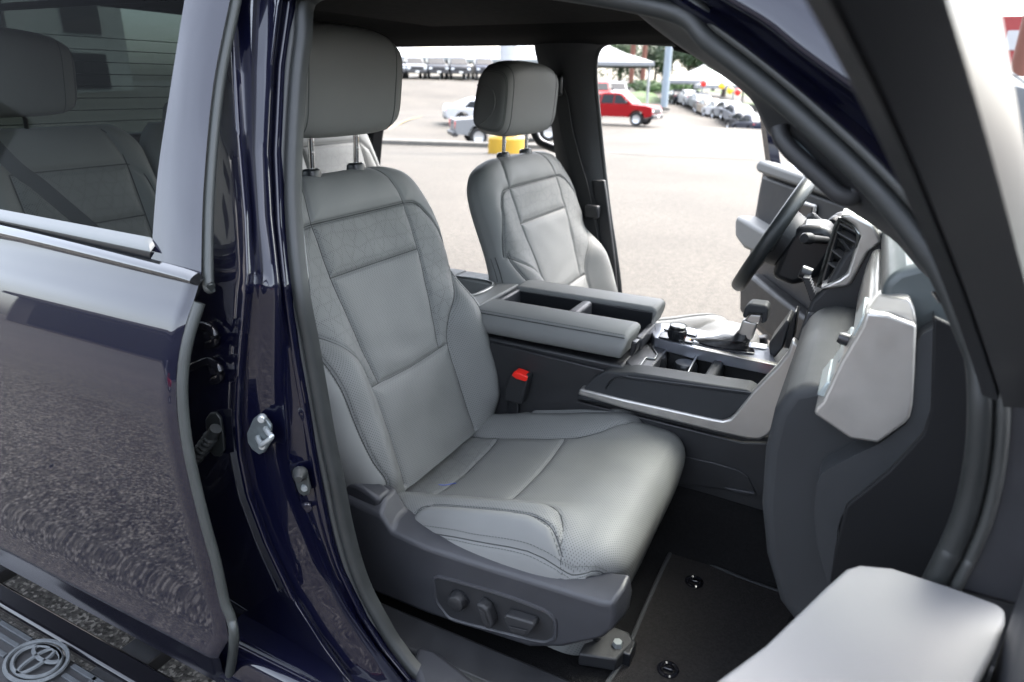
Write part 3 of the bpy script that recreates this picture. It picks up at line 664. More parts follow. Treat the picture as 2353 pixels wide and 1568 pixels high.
# --- near A-pillar: painted outer bands
def band_sheet(name, curves, m, parent=truck, n=70, shift=None):
    """loft through traced curves, each with its own distance from the cab centre line"""
    Cs = [smoothpath([side(a, b, y0) for a, b in c], n) for c, y0 in curves]; nn = min(len(c) for c in Cs)
    Cs = [c[np.linspace(0, len(c)-1, nn).astype(int)] for c in Cs]; V = np.array(Cs).transpose(1, 0, 2).reshape(-1, 3); k = len(Cs)
    F = [(i*k+j, i*k+j+1, (i+1)*k+j+1, (i+1)*k+j) for i in range(nn-1) for j in range(k-1)]
    return mk(name, V, F, m, parent, auto=70)
def off(c, dx, dy): return [(a+dx, b+dy) for a, b in c]
blue_full = [cA((250, -120))]+blue_e+[cA((2130, 1568)), cB((840, 330))]
drk = [cA(p) for p in [(470, -120), (650, 0), (900, 150), (1100, 310), (1400, 530), (1650, 720), (1800, 880), (1950, 1060), (2100, 1300), (2250, 1500), (2330, 1640), (2330, 1760)]]
lav = [cA(p) for p in [(1000, -120), (1230, 0), (1420, 180), (1600, 380), (1750, 560), (1900, 740), (2050, 930), (2180, 1120), (2300, 1330), (2380, 1500), (2420, 1640), (2400, 1760)]]
band_sheet('windscreen_pillar', [(off(blue_full, -38, 34), -.835), (off(blue_full, -14, 12), -.872), (off(blue_full, -5, 4), -.884), (blue_full, -.890), (off(blue_full, 8, -6), -.886), (off(blue_full, 20, -16), -.878), (off(drk, -12, 10), -.905), (off(drk, -3, 3), -.912), (off(drk, 3, -3), -.940), (off(drk, 7, -5), -.953), (off(drk, 13, -10), -.957), (off(drk, 24, -18), -.9585), (off(drk, 60, -44), -.960), (lav, -.962), (off(lav, 90, -70), -.960)], navy)
# --- inner A-pillar trim with grab handle
trim_l = [cA(p) for p in [(60, -60), (245, 95), (340, 170), (450, 250), (600, 350), (700, 420), (800, 500), (850, 560), (890, 640), (930, 720), (1000, 790), (1100, 900), (1200, 1000), (1300, 1090), (1400, 1160), (1520, 1240), (1640, 1330), (1760, 1470), (1870, 1568)]]
trim_r = [cA(p) for p in [(200, -60), (330, 40), (450, 130), (600, 245), (750, 365), (850, 445), (950, 530), (1050, 615), (1150, 700), (1250, 795), (1330, 875), (1420, 965), (1500, 1050), (1590, 1150), (1680, 1255), (1760, 1350), (1840, 1460), (1930, 1568), (1990, 1640)]]
tm = [((a[0]*.5+b[0]*.5), (a[1]*.5+b[1]*.5)) for a, b in zip(trim_l, trim_r)]
tr = band_sheet('pillar_trim', [(off(trim_l, 4, 8), -.74), (trim_l, -.770), (off(trim_l, 6, -4), -.782), (tm, -.805), (trim_r, -.845)], charcoal)
hp = [(1010, 740), (1060, 740), (1150, 820), (1250, 910), (1340, 985), (1420, 1045), (1400, 1085), (1330, 1075), (1230, 985), (1120, 880), (1040, 800), (1000, 760)]
hs_ = mat('handle_recess', (.10, .13, .145), .5)
pp = [cA(p) for p in [(1050, 735), (1150, 810), (1250, 900), (1340, 975), (1425, 1040), (1395, 1075), (1300, 1010), (1200, 910), (1110, 830), (1060, 775)]]
prism('handle_recess', [side(a, b, -.802) for a, b in pp], (0, .012, 0), hs_, tr, .003)
gh = [cA(p) for p in [(1000, 700), (1010, 760), (1060, 830), (1150, 915), (1250, 1005), (1330, 1075), (1400, 1095), (1440, 1060)]]
sweep('grab_handle', smoothpath([side(a, b, -.81) for a, b in gh], 40), circ(.0075, 12, .011), charcoal, tr, ref=(0, -1, 0))
# --- roof, headliner
def roofz(x, y): return 1.945-.05*(abs(y)/.8)**3-.10*max(0, (x-.35)/.6)**2
gridmesh('roof_panel', lambda u, v: np.array([u, v, roofz(u, v)+.035]), np.linspace(-1.5, .75, 24), np.linspace(-.80, .80, 24), navy, truck)
hl = gridmesh('headliner', lambda u, v: np.array([u, v, roofz(u, v)-.012-.03*smst(.40, .62, abs(v))+.018*smst(.5, .2, abs(v))]), np.linspace(-1.5, .72, 40), np.linspace(-.76, .74, 60), headlin, truck)
prof('header_rail', [(.44, 1.93), (.50, 1.905), (.62, 1.875), (.72, 1.86), (.74, 1.885), (.6, 1.94)], -.70, .72, headlin, truck, .012)
box('sunroof_edge', (-.55, -.36, 1.905), (.42, .40, 1.935), headlin, truck, .01)
# far roof rail with curtain-airbag trim and the grab handle on it
rail = [(905, 58), (1000, 60), (1120, 66), (1235, 72), (1380, 75), (1500, 79), (1560, 84)]
R3 = [at(a, b, y=.80) for a, b in rail]; R3 = [R3[0]+np.array([-.45, 0, .0])]+R3+[R3[-1]+np.array([.18, -.02, -.05]), R3[-1]+np.array([.40, -.04, -.17])]
sweep('roof_rail', smoothpath(R3, 60), [(-.05, -.055), (.0, -.06), (.035, -.03), (.045, .0), (.03, .01), (-.05, .012)], headlin, truck, ref=(0, -1, 0), auto=60)
gpth = [at(a, b, y=.70) for a, b in [(965, 42), (980, 50), (1000, 52), (1012, 46)]]
tube('coat_hook', smoothpath(gpth, 16), .010, mat('hook_grey', (.25, .24, .23), .4), truck, k=8, ref=(0, -1, 0))
# --- far side: B pillar, rear door frame, A pillar
fb_l = [(1222, 60), (1232, 130), (1250, 180), (1262, 240), (1272, 330), (1290, 420), (1320, 520), (1345, 640), (1355, 760)]
fb_r = [(1420, 60), (1392, 95), (1370, 120), (1364, 180), (1371, 260), (1380, 350), (1395, 480), (1410, 580), (1420, 660), (1428, 760)]
def farside(a, b, y0):
    y = y0
    for _ in range(6): P = at(a, b, y=y); y = y0-lean(P[2])*.6
    return P
A = smoothpath([farside(a, b, .82) for a, b in fb_l], 60); B = smoothpath([farside(a, b, .84) for a, b in fb_r], 60); nn = 50
A = A[np.linspace(0, len(A)-1, nn).astype(int)]; B = B[np.linspace(0, len(B)-1, nn).astype(int)]; V = []; F = []; ks = 8
for i in range(nn):
    for j in range(ks):
        t = j/(ks-1); V.append(A[i]*(1-t)+B[i]*t+np.array([0, -.03*math.sin(math.pi*t)**.6, 0]))
for i in range(nn-1):
    for j in range(ks-1): F.append((i*ks+j, i*ks+j+1, (i+1)*ks+j+1, (i+1)*ks+j))
fbp = mk('far_door_pillar', V, F, charcoal, truck, auto=60)
sweep('far_weatherstrip', smoothpath([farside(a, b, .865) for a, b in [(1560, 97), (1480, 93), (1410, 92), (1380, 102), (1366, 130), (1364, 180), (1371, 260), (1380, 350), (1395, 480), (1410, 580), (1420, 660), (1430, 800)]], 80), circ(.010, 10, .016), rubber, fbp, ref=(0, -1, 0))
box('belt_anchor', tuple(at(1352, 492, y=.76)-np.array([.01, .02, .012])), tuple(at(1378, 480, y=.76)+np.array([0.0, .01, .012])), blackp, fbp, .005)
prism('trim_step', [farside(a, b, .80) for a, b in [(1360, 415), (1388, 415), (1392, 440), (1412, 600), (1420, 700), (1400, 700)]], (0, .02, 0), charcoal, fbp, .004)
# far rear door seen through the cab: its lower frame and window guard loop
tube('far_rear_frame', smoothpath([at(a, b, y=.88) for a, b in [(822, 60), (815, 200), (818, 300), (826, 380), (830, 460)]], 30), .022, rubber, truck, k=10, ref=(0, -1, 0))
tube('belt_guide_loop', smoothpath([at(a, b, y=.84) for a, b in [(1232, 270), (1228, 300), (1240, 325), (1265, 338), (1300, 350)]], 30), .016, blackp, truck, k=10, ref=(0, -1, 0))
# far rocker and rear side wall below the window line are hidden by the seats; they close the cab
prof('far_rear_side', [(-1.5, .6), (-1.2, .6), (-1.15, .85), (-1.2, 1.05), (-1.5, 1.1)], .84, .90, charcoal, truck, .01)
prof('far_sill', [(-.7, .55), (1.1, .55), (1.1, .67), (-.7, .67)], .80, .96, navy, truck, .02)
# far A pillar
tube('far_windscreen_pillar', smoothpath([R3[-3], R3[-2], R3[-1], R3[-1]+np.array([.3, 0, -.22])], 30), .045, headlin, truck, k=12, ref=(0, -1, 0))
# --- back wall of the cab with the rear window
prof('cab_back_wall', [(-1.52, .6), (-1.46, .6), (-1.40, 1.56), (-1.46, 1.56)], -.86, .86, charcoal, truck, .01)
for s in (-1, 1): prism('cab_rear_corner', [(-1.50, s*.86, 1.5), (-1.40, s*.86, 1.5), (-1.40, s*.72, 1.93), (-1.50, s*.72, 1.93)], (0, -s*.10, 0), headlin, truck, .01)
mk('rear_window', [(-1.44, -.72, 1.56), (-1.44, .72, 1.56), (-1.415, .66, 2.0), (-1.415, -.66, 2.0)], [(0, 1, 2, 3)], darkglass, truck, smooth=False)
for k in range(8):
    z = 1.60+k*.036; tube('defroster_wire', [(-1.436+k*.0018, -.68, z), (-1.436+k*.0018, .68, z)], .0012, blackp, truck, k=4)
prof('far_rear_pillar', [(-1.52, 1.05), (-1.18, 1.05), (-1.10, 1.5), (-1.0, 1.9), (-1.5, 1.93)], .74, .84, headlin, truck, .02)
# --- cab floor
def floorz(x, y): return .655+.15*smst(-.285, -.205, y)*smst(.285, .205, y)+.10*smst(.75, 1.15, x)+.006*math.sin(x*9)*math.sin(y*11)
gridmesh('floor_carpet', lambda u, v: np.array([u, v, floorz(u, v)]), np.linspace(-1.45, 1.35, 90), np.linspace(-.80, .84, 70), carpet, truck)
sp3 = [(945, 1515), (960, 1480), (1000, 1490), (1060, 1535), (1100, 1568), (1180, 1660), (1100, 1700), (980, 1620)]
prism('scuff_plate', [at(a, b, z=.70) for a, b in sp3], (0, 0, -.03), slate, truck, .012, 3)
prof('scuff_strip', [(-.15, .66), (1.0, .66), (1.0, .69), (-.15, .694)], -.838, -.755, charcoal, truck, .008)
# --- windscreen
mk('windscreen', [(1.52, -.74, 1.36), (1.56, 0, 1.36), (1.52, .74, 1.36), (.72, .66, 1.90), (.76, 0, 1.93), (.72, -.66, 1.90)], [(0, 1, 4, 5), (1, 2, 3, 4)], clear, truck)
# --- bonnet, wing, bed and wheels carry the cab
gridmesh('bonnet', lambda u, v: np.array([u, v, 1.33-.08*max(0, (u-1.5)/1.0)**2-.10*(abs(v)/.9)**4]), np.linspace(1.45, 2.75, 20), np.linspace(-.93, .93, 20), navy, truck)
for s in (-1, 1):
    prof('front_wing', [(1.05, .62), (1.25, .62), (1.33, .95), (1.75, 1.03), (2.2, .95), (2.3, .6), (2.75, .6), (2.78, 1.15), (1.05, 1.34)], s*.92, s*.99, navy, truck, .03)
    prof('bed_side', [(-1.58, .6), (-1.95, .6), (-2.05, .9), (-2.4, 1.04), (-2.8, .9), (-2.9, .6), (-3.4, .62), (-3.4, 1.36), (-1.58, 1.40)], s*.94, s*1.0, navy, truck, .02)
prof('grille', [(2.70, .6), (2.85, .6), (2.85, 1.15), (2.74, 1.28)], -.9, .9, blackp, truck, .03)
box('bed_floor', (-3.4, -.9, .70), (-1.6, .9, .78), blackp, truck, .01)
for xx in (1.75, -2.4):
    for s in (-1, 1):
        wh = lathe('wheel', [(.25, -.12), (.38, -.12), (.405, -.08), (.405, .08), (.38, .12), (.25, .12)], blackp, truck, axis=(0, s, 0), org=(xx, s*.86, .40), k=36)
        lathe('rim', [(0, .06), (.06, .07), (.08, .04), (.22, .07), (.25, .11), (.25, -.1)], zinc, wh, axis=(0, s, 0), org=(xx, s*.86, .40), k=20)
# --- running board
rb = box('running_board', (-1.45, -1.215, .40), (.95, -1.035, .452), charcoal, truck, .015, 3)
box('inner_ledge', (-1.45, -1.018, .425), (.95, -.962, .452), gloss_black, rb, .008)
for xx in (-1.2, -.55, .4): box('board_bracket', (xx-.05, -1.05, .40), (xx+.05, -.85, .44), charcoal, rb, .004)
trd = mat('tread_grey', (.036, .041, .046), .5, noise=.3, nscale=40)
ec = at(85, 1520, z=.458)
def bar(x0, x1, y, w=.006): 
    if x1-x0 > .02: box('tread_bar', (x0, y-w, .451), (x1, y+w, .4575), trd, rb, .0015)
for i, yy in enumerate((-1.195, -1.165, -1.135, -1.105, -1.075, -1.05)):
    dy = abs(yy-ec[1]); cut = math.sqrt(max(0, .078**2-dy*dy)) if dy < .078 else 0
    if cut: bar(-1.4, ec[0]-cut*1.15, yy); bar(ec[0]+cut*1.15, .9, yy)
    else: bar(-1.4, .9, yy)
for xx in (-1.1, -.93, -.55, -.38, -.1): box('tread_bar', (xx-.006, -1.2, .451), (xx+.006, -1.045, .4575), trd, rb, .0015)
def ell(cx, cy, a, b, n=48): return [np.array([cx+a*math.cos(t), cy+b*math.sin(t), .459]) for t in np.linspace(0, 2*math.pi, n, endpoint=False)]
me_ = mat('emblem_grey', (.085, .094, .10), .45, noise=.15, nscale=50)
lathe('emblem_base', [(0, .004), (.95, .004), (1.0, .002), (1.0, -.004)], charcoal, rb, axis=(0, 0, 1), org=(0, 0, 0), k=48)
_eb = rb.children[-1]; _eb.scale = (.082, .060, 1); _eb.location = (ec[0], ec[1], .455)
for a, b, cx_, cy_, nm in ((.078, .056, 0, 0, 'emblem_ring'), (.062, .042, 0, 0, 'emblem_ring'), (.017, .041, 0, 0, 'emblem_loop'), (.045, .0165, 0, .0235, 'emblem_loop')):
    sweep(nm, ell(ec[0]+cx_, ec[1]+cy_, a, b), [(.0, -.005), (.004, -.003), (.004, .003), (.0, .005)], me_, rb, ref=(0, 0, 1), closed=True, auto=30)
# --- front passenger door, built closed about its hinge and then swung open
HX, HY = 1.0, -.90
fd = empty('front_passenger_door', (HX, HY, .60), parent=truck)
def dl(s, n, z): return np.array([HX-s, HY+n, z])            # s along the closed door, n towards the cab
def dlean(z): return max(0, z-1.45)*.38
inner = [(0.02, 1.50), (.10, 1.505), (1.03, 1.47), (1.06, 1.3), (1.03, .95), (.95, .70), (.30, .66), (.12, .70), (.03, .95)]
prism('door_inner_panel', [dl(s, -.03, z) for s, z in inner], (0, -.035, 0), slate, fd, .012, 3)
prism('door_outer_skin', [dl(s, -.068, z) for s, z in inner], (0, -.08, 0), navy, fd, .03, 3)
fr_ = [(.015, 1.47), (.05, 1.52), (.12, 1.59), (.2, 1.655), (.3, 1.725), (.4, 1.782), (.5, 1.825), (.62, 1.85), (.8, 1.862), (.98, 1.862), (1.03, 1.84), (1.045, 1.62), (1.05, 1.47), (1.05, 1.38)]
sweep('window_frame', smoothpath([dl(s, -.02+dlean(z), z) for s, z in fr_], 70), [(.0, -.024), (-.002, .0), (.0, .026), (.040, .028), (.046, .0), (.040, -.026)], blackp, fd, ref=(0, 1, 0), auto=40)
sweep('frame_trim', smoothpath([dl(s+.004, .024+dlean(z), z-.006) for s, z in fr_[:-2]], 70), [(.0, -.024), (.012, -.018), (.014, .016), (.0, .022)], charcoal, fd, ref=(0, 1, 0), auto=40)
strip_path = [dl(s, -.032, z+.004) for s, z in [(.0, 1.50), (.3, 1.495), (.7, 1.48), (1.03, 1.465)]]
sweep('belt_pad', smoothpath(strip_path, 20), [(-.02, -.02), (.01, -.026), (.02, -.01), (.02, .012), (.008, .02), (-.02, .02)], slate, fd, ref=(0, 1, 0))
armz = 1.205
ap = [at(a, b, z=armz) for a, b in [(1640, 1568), (1760, 1480), (1900, 1345), (1945, 1305), (1975, 1296), (2050, 1303), (2180, 1345), (2290, 1385), (2312, 1400), (2312, 1425), (2290, 1490), (2250, 1568), (2180, 1760), (1450, 1760)]]
# the armrest is traced in its opened place and turned back to the closed door
ANG = math.radians(82)
ca_, sa_ = math.cos(-ANG), math.sin(-ANG)
def unswing(P):
    d = np.asarray(P)-np.array([HX, HY, 0]); return np.array([HX+ca_*d[0]-sa_*d[1], HY+sa_*d[0]+ca_*d[1], P[2]])
prism('armrest', [unswing(p) for p in ap], (0, 0, -.045), doortrim, fd, .016, 4)
ap2 = [np.array([ap[i][0]*.98+.02*ap[7][0], ap[i][1], armz-.046]) for i in range(len(ap))]
prism('armrest_base', [unswing(p) for p in ap2], (0, 0, -.10), charcoal, fd, .01)
fd.rotation_euler = (0, 0, ANG)
mir = box('door_mirror', tuple(dl(.22, -.36, 1.46)), tuple(dl(.06, -.14, 1.66)), blackp, fd, .04, 4)
# hinge pillar trim and kick panel ahead of the door opening
kp = [cB(p) for p in [(600, 345), (720, 400), (770, 530), (805, 760), (790, 980), (740, 1110), (640, 1340), (400, 1420), (200, 1420), (230, 1220), (270, 1060), (430, 930), (560, 790), (590, 700)]]
prism('kick_panel', [at(a, b, y=-.775) for a, b in kp], (0, .01, 0), mat('kick_black', (.0055, .006, .007), .6, spec=.2), truck, .003)
prism('hinge_pillar_cover', [at(a, b, y=-.875) for a, b in [cB(p) for p in [(840, 400), (1000, 400), (1000, 1460), (900, 1440), (655, 1375), (722, 1242), (778, 1090), (818, 900), (835, 700)]]], (0, .02, 0), slate, truck, .008)
# --- driver door, open on the far side
FD = empty('driver_door', (.93, .91, .60), parent=truck)
def fl_(s, n, z): return np.array([.93-s, .91+n, z])
panel = [(0, 1.44), (.5, 1.455), (.98, 1.475), (1.045, 1.46), (1.06, 1.33), (1.075, 1.1), (1.05, .9), (.98, .70), (.3, .66), (.08, .72), (0, 1.0)]
prism('door_inner_panel', [fl_(s, -.01, z) for s, z in panel], (0, .03, 0), slate, FD, .012, 3)
prism('door_outer_skin', [fl_(s, .022, z) for s, z in panel], (0, .08, 0), navy, FD, .03, 3)
prism('upper_pad', [fl_(s, -.055, z) for s, z in [(.05, 1.40), (.05, 1.445), (.5, 1.46), (1.0, 1.48), (1.03, 1.465), (1.03, 1.435), (1.0, 1.425)]], (0, .05, 0), leather, FD, .018, 4)
prism('mid_panel', [fl_(s, -.035, z) for s, z in [(.05, 1.16), (.06, 1.385), (.99, 1.41), (1.0, 1.25), (.95, 1.18)]], (0, .03, 0), softdash, FD, .012, 3)
prism('armrest', [fl_(s, -.12, z) for s, z in [(.1, 1.13), (.25, 1.185), (.9, 1.215), (1.02, 1.222), (1.035, 1.19), (1.01, 1.12), (.9, 1.09)]], (0, .10, 0), leather, FD, .02, 4)
hd = box('handle_bezel', tuple(fl_(.62, -.05, 1.27)), tuple(fl_(.45, -.036, 1.365)), silver, FD, .008)
box('handle_cup', tuple(fl_(.605, -.054, 1.283)), tuple(fl_(.465, -.049, 1.355)), blackp, FD, .004)
box('lock_tab', tuple(fl_(.585, -.060, 1.312)), tuple(fl_(.565, -.052, 1.345)), redp, FD, .003)
box('door_lever', tuple(fl_(.61, -.066, 1.286)), tuple(fl_(.47, -.055, 1.303)), whitep, FD, .004)
prism('pocket', [fl_(s, -.075, z) for s, z in [(.2, .75), (.2, .93), (.9, .97), (1.0, .92), (.95, .76)]], (0, .07, 0), charcoal, FD, .02, 3)
lathe('speaker_grille', [(0, .01), (.08, .008), (.09, 0), (.09, -.02)], blackp, FD, axis=(0, -1, 0), org=fl_(.25, -.06, .88), k=28)
frf = [(.0, 1.44), (.12, 1.56), (.3, 1.69), (.5, 1.79), (.8, 1.84), (1.0, 1.84), (1.03, 1.80), (1.04, 1.45)]
sweep('window_frame', smoothpath([fl_(s, .04-.3*max(0, z-1.45), z) for s, z in frf], 60), [(-.025, -.03), (-.025, .026), (.02, .026), (.02, -.03)], navy, FD, ref=(0, 1, 0), auto=40)
FD.rotation_euler = (0, 0, -math.radians(58)); FD.location.z -= .06
# ------------------------------------------------------------------ centre console
def c3(p): return (1034.1+p[0]/3.7234, 574.5+p[1]/3.7234)
def c4(p): return (1436.2+p[0]/3.0327, 517+p[1]/3.0327)
con = empty('centre_console', (.25, 0, .80))
tag(con, 'dark centre console with grey padded armrests, silver trim and gear lever between the front seats', 'console')
prof('console_body', [(-.32, .79), (-.33, 1.08), (-.28, 1.10), (.36, 1.09), (.37, .985), (.86, .985), (.88, .79)], -.178, .178, charcoal, con, .006)
prof('side_wall', [(.0, .80), (-.02, 1.0), (.0, 1.09), (.33, 1.075), (.27, .99), (.255, .975), (.66, .965), (.75, .985), (.86, 1.0), (.86, .79)], -.192, -.1785, charcoal, con, .003)
prism('side_pocket', [at(a, b, y=-.1925) for a, b in [(1560, 1045), (1640, 1062), (1700, 1080), (1720, 1095), (1737, 1132), (1560, 1110)]], (0, -.004, 0), charcoal, con, .003)
prism('pocket_lip', [at(a, b, y=-.196) for a, b in [(1665, 1118), (1735, 1130), (1737, 1136), (1690, 1130)]], (0, -.006, 0), slate, con, .002)
prof('far_side_wall', [(.0, .80), (-.02, 1.0), (.0, 1.09), (.33, 1.08), (.45, 1.07), (.86, 1.07), (.86, .79)], .1785, .192, charcoal, con, .003)
# rear section with a square cup well
RZ = 1.168
well = [at(*c3(p), z=RZ) for p in [(225, 250), (250, 205), (430, 235), (485, 255), (460, 275), (420, 320), (280, 355), (215, 300)]]
rear_out = [(-.36, -.165), (-.36, .165), (-.06, .165), (-.06, -.165)]
wx0, wx1 = -.285, -.135
for nm, lo, hi in (('rear_pad', (-.36, -.168, 1.09), (wx0, .168, RZ)), ('rear_pad', (wx1, -.168, 1.09), (-.066, .168, RZ)), ('rear_pad', (wx0-.002, -.168, 1.089), (wx1+.002, -.085, RZ-.0015)), ('rear_pad', (wx0-.002, .075, 1.089), (wx1+.002, .168, RZ-.0015))):
    box(nm, lo, hi, leather, con, .006, 3)
tube('well_bezel', smoothpath([np.array(p) for p in [(wx0, -.08, RZ+.001), (wx1, -.08, RZ+.001), (wx1, .07, RZ+.001), (wx0, .07, RZ+.001)]], 40, closed=True), .004, mat('dark_chrome', (.2, .205, .2), .3, metal=1), con, k=8, closed=True, ref=(0, 0, 1))
box('well_floor', (wx0, -.085, 1.085), (wx1, .075, 1.092), blackp, con, .001)
# armrest pads
def armrest(name, s):
    sec_ = [(.068, 1.172), (.150, 1.174), (.172, 1.166), (.186, 1.138), (.186, 1.122), (.178, 1.106), (.068, 1.106)]
    xs = [-.058, -.045, .335, .352, .362]; V = []; F = []; k = len(sec_)
    for i, x in enumerate(xs):
        for a, b in sec_:
            sh = (b-1.14)*.25 if i >= 2 else 0
            V.append((x+sh, s*a, b-(.01 if i == len(xs)-1 and b > 1.15 else 0)))
    for i in range(len(xs)-1):
        for q in range(k): F.append((i*k+q, i*k+(q+1) % k, (i+1)*k+(q+1) % k, (i+1)*k+q))
    F += [tuple(range(k)), tuple(range((len(xs)-1)*k, len(xs)*k))]
    o = mk(name, V, F, leather, con, bevel=.008, seg=4, auto=40)
    tube('seam', [np.array([x, s*.176, 1.1615]) for x in (-.05, .36)], .0013, seamm, o, k=5)
    stitch_mesh('stitching', o, [[(-.05, 0), (.36, 0)]], lambda u, v, of: np.array([u, s*(.176-.006), 1.1665+of]), stitchm, sides=(0,))
    return o
armrest('near_armrest', -1); armrest('far_armrest', 1)
# tray between the pads
box('tray_floor', (-.05, -.066, 1.095), (.37, .066, 1.108), blackp, con, .002)
box('tray_back', (-.062, -.066, 1.108), (-.040, .066, 1.166), slate, con, .006)
for s in (-1, 1): box('tray_wall', (-.04, s*.064-.004, 1.108), (.36, s*.064+.004, 1.160), blackp, con, .002)
box('tray_bar', (.158, -.06, 1.118), (.190, .06, 1.166), slate, con, .010, 3)
box('tray_front', (.352, -.066, 1.10), (.372, .066, 1.128), slate, con, .006)
prism('lid_latch', [(.372, -.16, 1.150), (.386, -.16, 1.150), (.384, -.16, 1.125), (.376, -.16, 1.112), (.370, -.16, 1.112)], (0, .03, 0), blackp, con, .003)
# front deck
DZ = 1.088
box('deck_plate', (.372, -.165, 1.06), (.425, .02, DZ), slate, con, .004)
box('deck_rim', (.425, .004, 1.03), (.70, .024, DZ+.004), charcoal, con, .003)
prism('deck_corner', [at(*c4(p), z=DZ+.001) for p in [(95, 985), (145, 925), (210, 935), (228, 905), (190, 855), (110, 790), (0, 950), (60, 1000)]], (0, 0, -.05), slate, con, .003)
cup = [at(*c4(p), z=DZ+.002) for p in [(100, 990), (145, 925), (208, 936), (225, 905), (190, 855), (228, 812), (445, 846), (503, 908), (430, 1046)]]
bez = []
for i in range(len(cup)):
    a, b = np.array(cup[i]), np.array(cup[(i+1) % len(cup)]); bez += [a*.9+b*.1, a*.5+b*.5, a*.1+b*.9]
tube('cup_bezel', bez, .0028, mat('dark_chrome'), con, k=8, closed=True, ref=(0, 0, 1))
V = [p+np.array([0, 0, -.002]) for p in cup]+[np.array([p[0], p[1], .995]) for p in cup]; n_ = len(cup)
mk('cup_well', V, [(i, (i+1) % n_, n_+(i+1) % n_, n_+i) for i in range(n_)]+[tuple(range(n_, 2*n_))], charcoal, con, smooth=False)
cc = np.mean(cup, axis=0)
for q in ((210, 960), (420, 1010)):
    p = at(*c4(q), z=1.06); lathe('cup_grip', [(.026, -.05), (.03, -.03), (.03, .012), (.026, .02), (.0, .02)], blackp, con, axis=(0, 0, 1), org=p, k=20)
box('deck_divider', (.548, -.165, 1.0), (.574, .01, DZ+.004), softdash, con, .008, 3)
# padded near edge of the deck
pd = [(.36, 1.085), (.40, 1.093), (.55, 1.100), (.66, 1.106), (.676, 1.098), (.668, 1.08), (.63, 1.03), (.60, 1.008), (.565, 1.004), (.26, .990), (.258, 1.0), (.30, 1.06), (.33, 1.083)]
pad = prof('side_pad', [(a, b) for a, b in pd], -.212, -.150, softdash, con, .014, 4)
lin = [at(*c4(p), y=-.2125) for p in [(0, 1056), (300, 1095), (600, 1133), (880, 1170)]]; lin = [at(*c3(p), y=-.2125) for p in [(1330, 1180), (1370, 1125), (1430, 1085), (1520, 1075)]]+lin
tube('pad_seam', smoothpath(lin, 60), .0016, blackp, pad, k=6, ref=(0, -1, 0))
for o_ in (.005,): stitch_mesh('stitching', pad, [[(p[0], p[2]-o_) for p in smoothpath(lin, 60)]], lambda u, v, of: np.array([u, -.2128-of, v]), blackp, sides=(0,), r=.0009)
# silver J-shaped trim running up to the dash
low = [c3((1085, 1242)), c4((0, 1287)), c4((300, 1362)), c4((600, 1440)), c4((860, 1497)), c4((940, 1502)), c4((1000, 1470)), c4((1170, 1250)), c4((1250, 1130)), c4((1260, 880))]
upp = [c3((1110, 1186)), c4((0, 1218)), c4((300, 1283)), c4((600, 1350)), c4((680, 1364)), c4((730, 1352)), c4((775, 1305)), c4((890, 1160)), c4((1060, 985)), c4((1130, 900)), c4((1165, 800))]
ol = [at(a, b, y=-.216) for a, b in low]+[at(a, b, y=-.216) for a, b in upp[::-1]]
prism('silver_trim', ol, (0, .03, 0), silver, con, .006, 3)
# gear lever panel
pz = 1.112
gpn = [at(*c4(p), z=pz) for p in [(150, 680), (330, 690), (700, 770), (1000, 850), (1060, 975), (500, 862), (205, 785)]]
prism('lever_panel', gpn, (0, 0, -.03), pianoblk, con, .002)
prof('panel_support', [(.36, .985), (.36, 1.082), (.72, 1.082), (.72, .985)], .005, .178, charcoal, con, .003)
st = [at(*c4(p), z=pz+.001) for p in [(480, 850), (700, 895), (1060, 970), (1060, 990), (690, 912), (480, 868)]]
prism('panel_edge', st, (0, 0, .004), silver, con, .001)
prism('switch_plate', [at(*c4(p), z=pz+.002) for p in [(230, 790), (255, 750), (485, 800), (470, 832)]], (0, 0, .004), blackp, con, .002)
prism('switch_well', [at(*c4(p), z=pz+.002) for p in [(265, 735), (285, 710), (510, 760), (495, 785)]], (0, 0, .004), gloss_black, con, .002)
kc_ = at(*c4((360, 790)), z=pz+.006)
kb = lathe('mode_dial', [(0, .036), (.019, .036), (.0215, .033), (.0215, .026), (.0235, .024), (.0235, .006), (.021, 0)], blackp, con, axis=(0, 0, 1), org=kc_, k=40)
lathe('dial_ring', [(.0205, .0365), (.0222, .035), (.0222, .032)], mat('dark_chrome'), kb, axis=(0, 0, 1), org=kc_, k=40)
for k in range(24):
    a = 2*math.pi*k/24; p = kc_+np.array([.0235*math.cos(a), .0235*math.sin(a), .008]); tube('dial_rib', [p, p+np.array([0, 0, .014])], .0011, blackp, kb, k=5)
prism('small_led', [at(*c4(p), z=pz+.0065) for p in [(445, 793), (458, 795), (456, 801), (443, 799)]], (0, 0, .0006), mat('amber_light', (.9, .2, .02), .4, emit=((1, .18, .02), .8)), con)
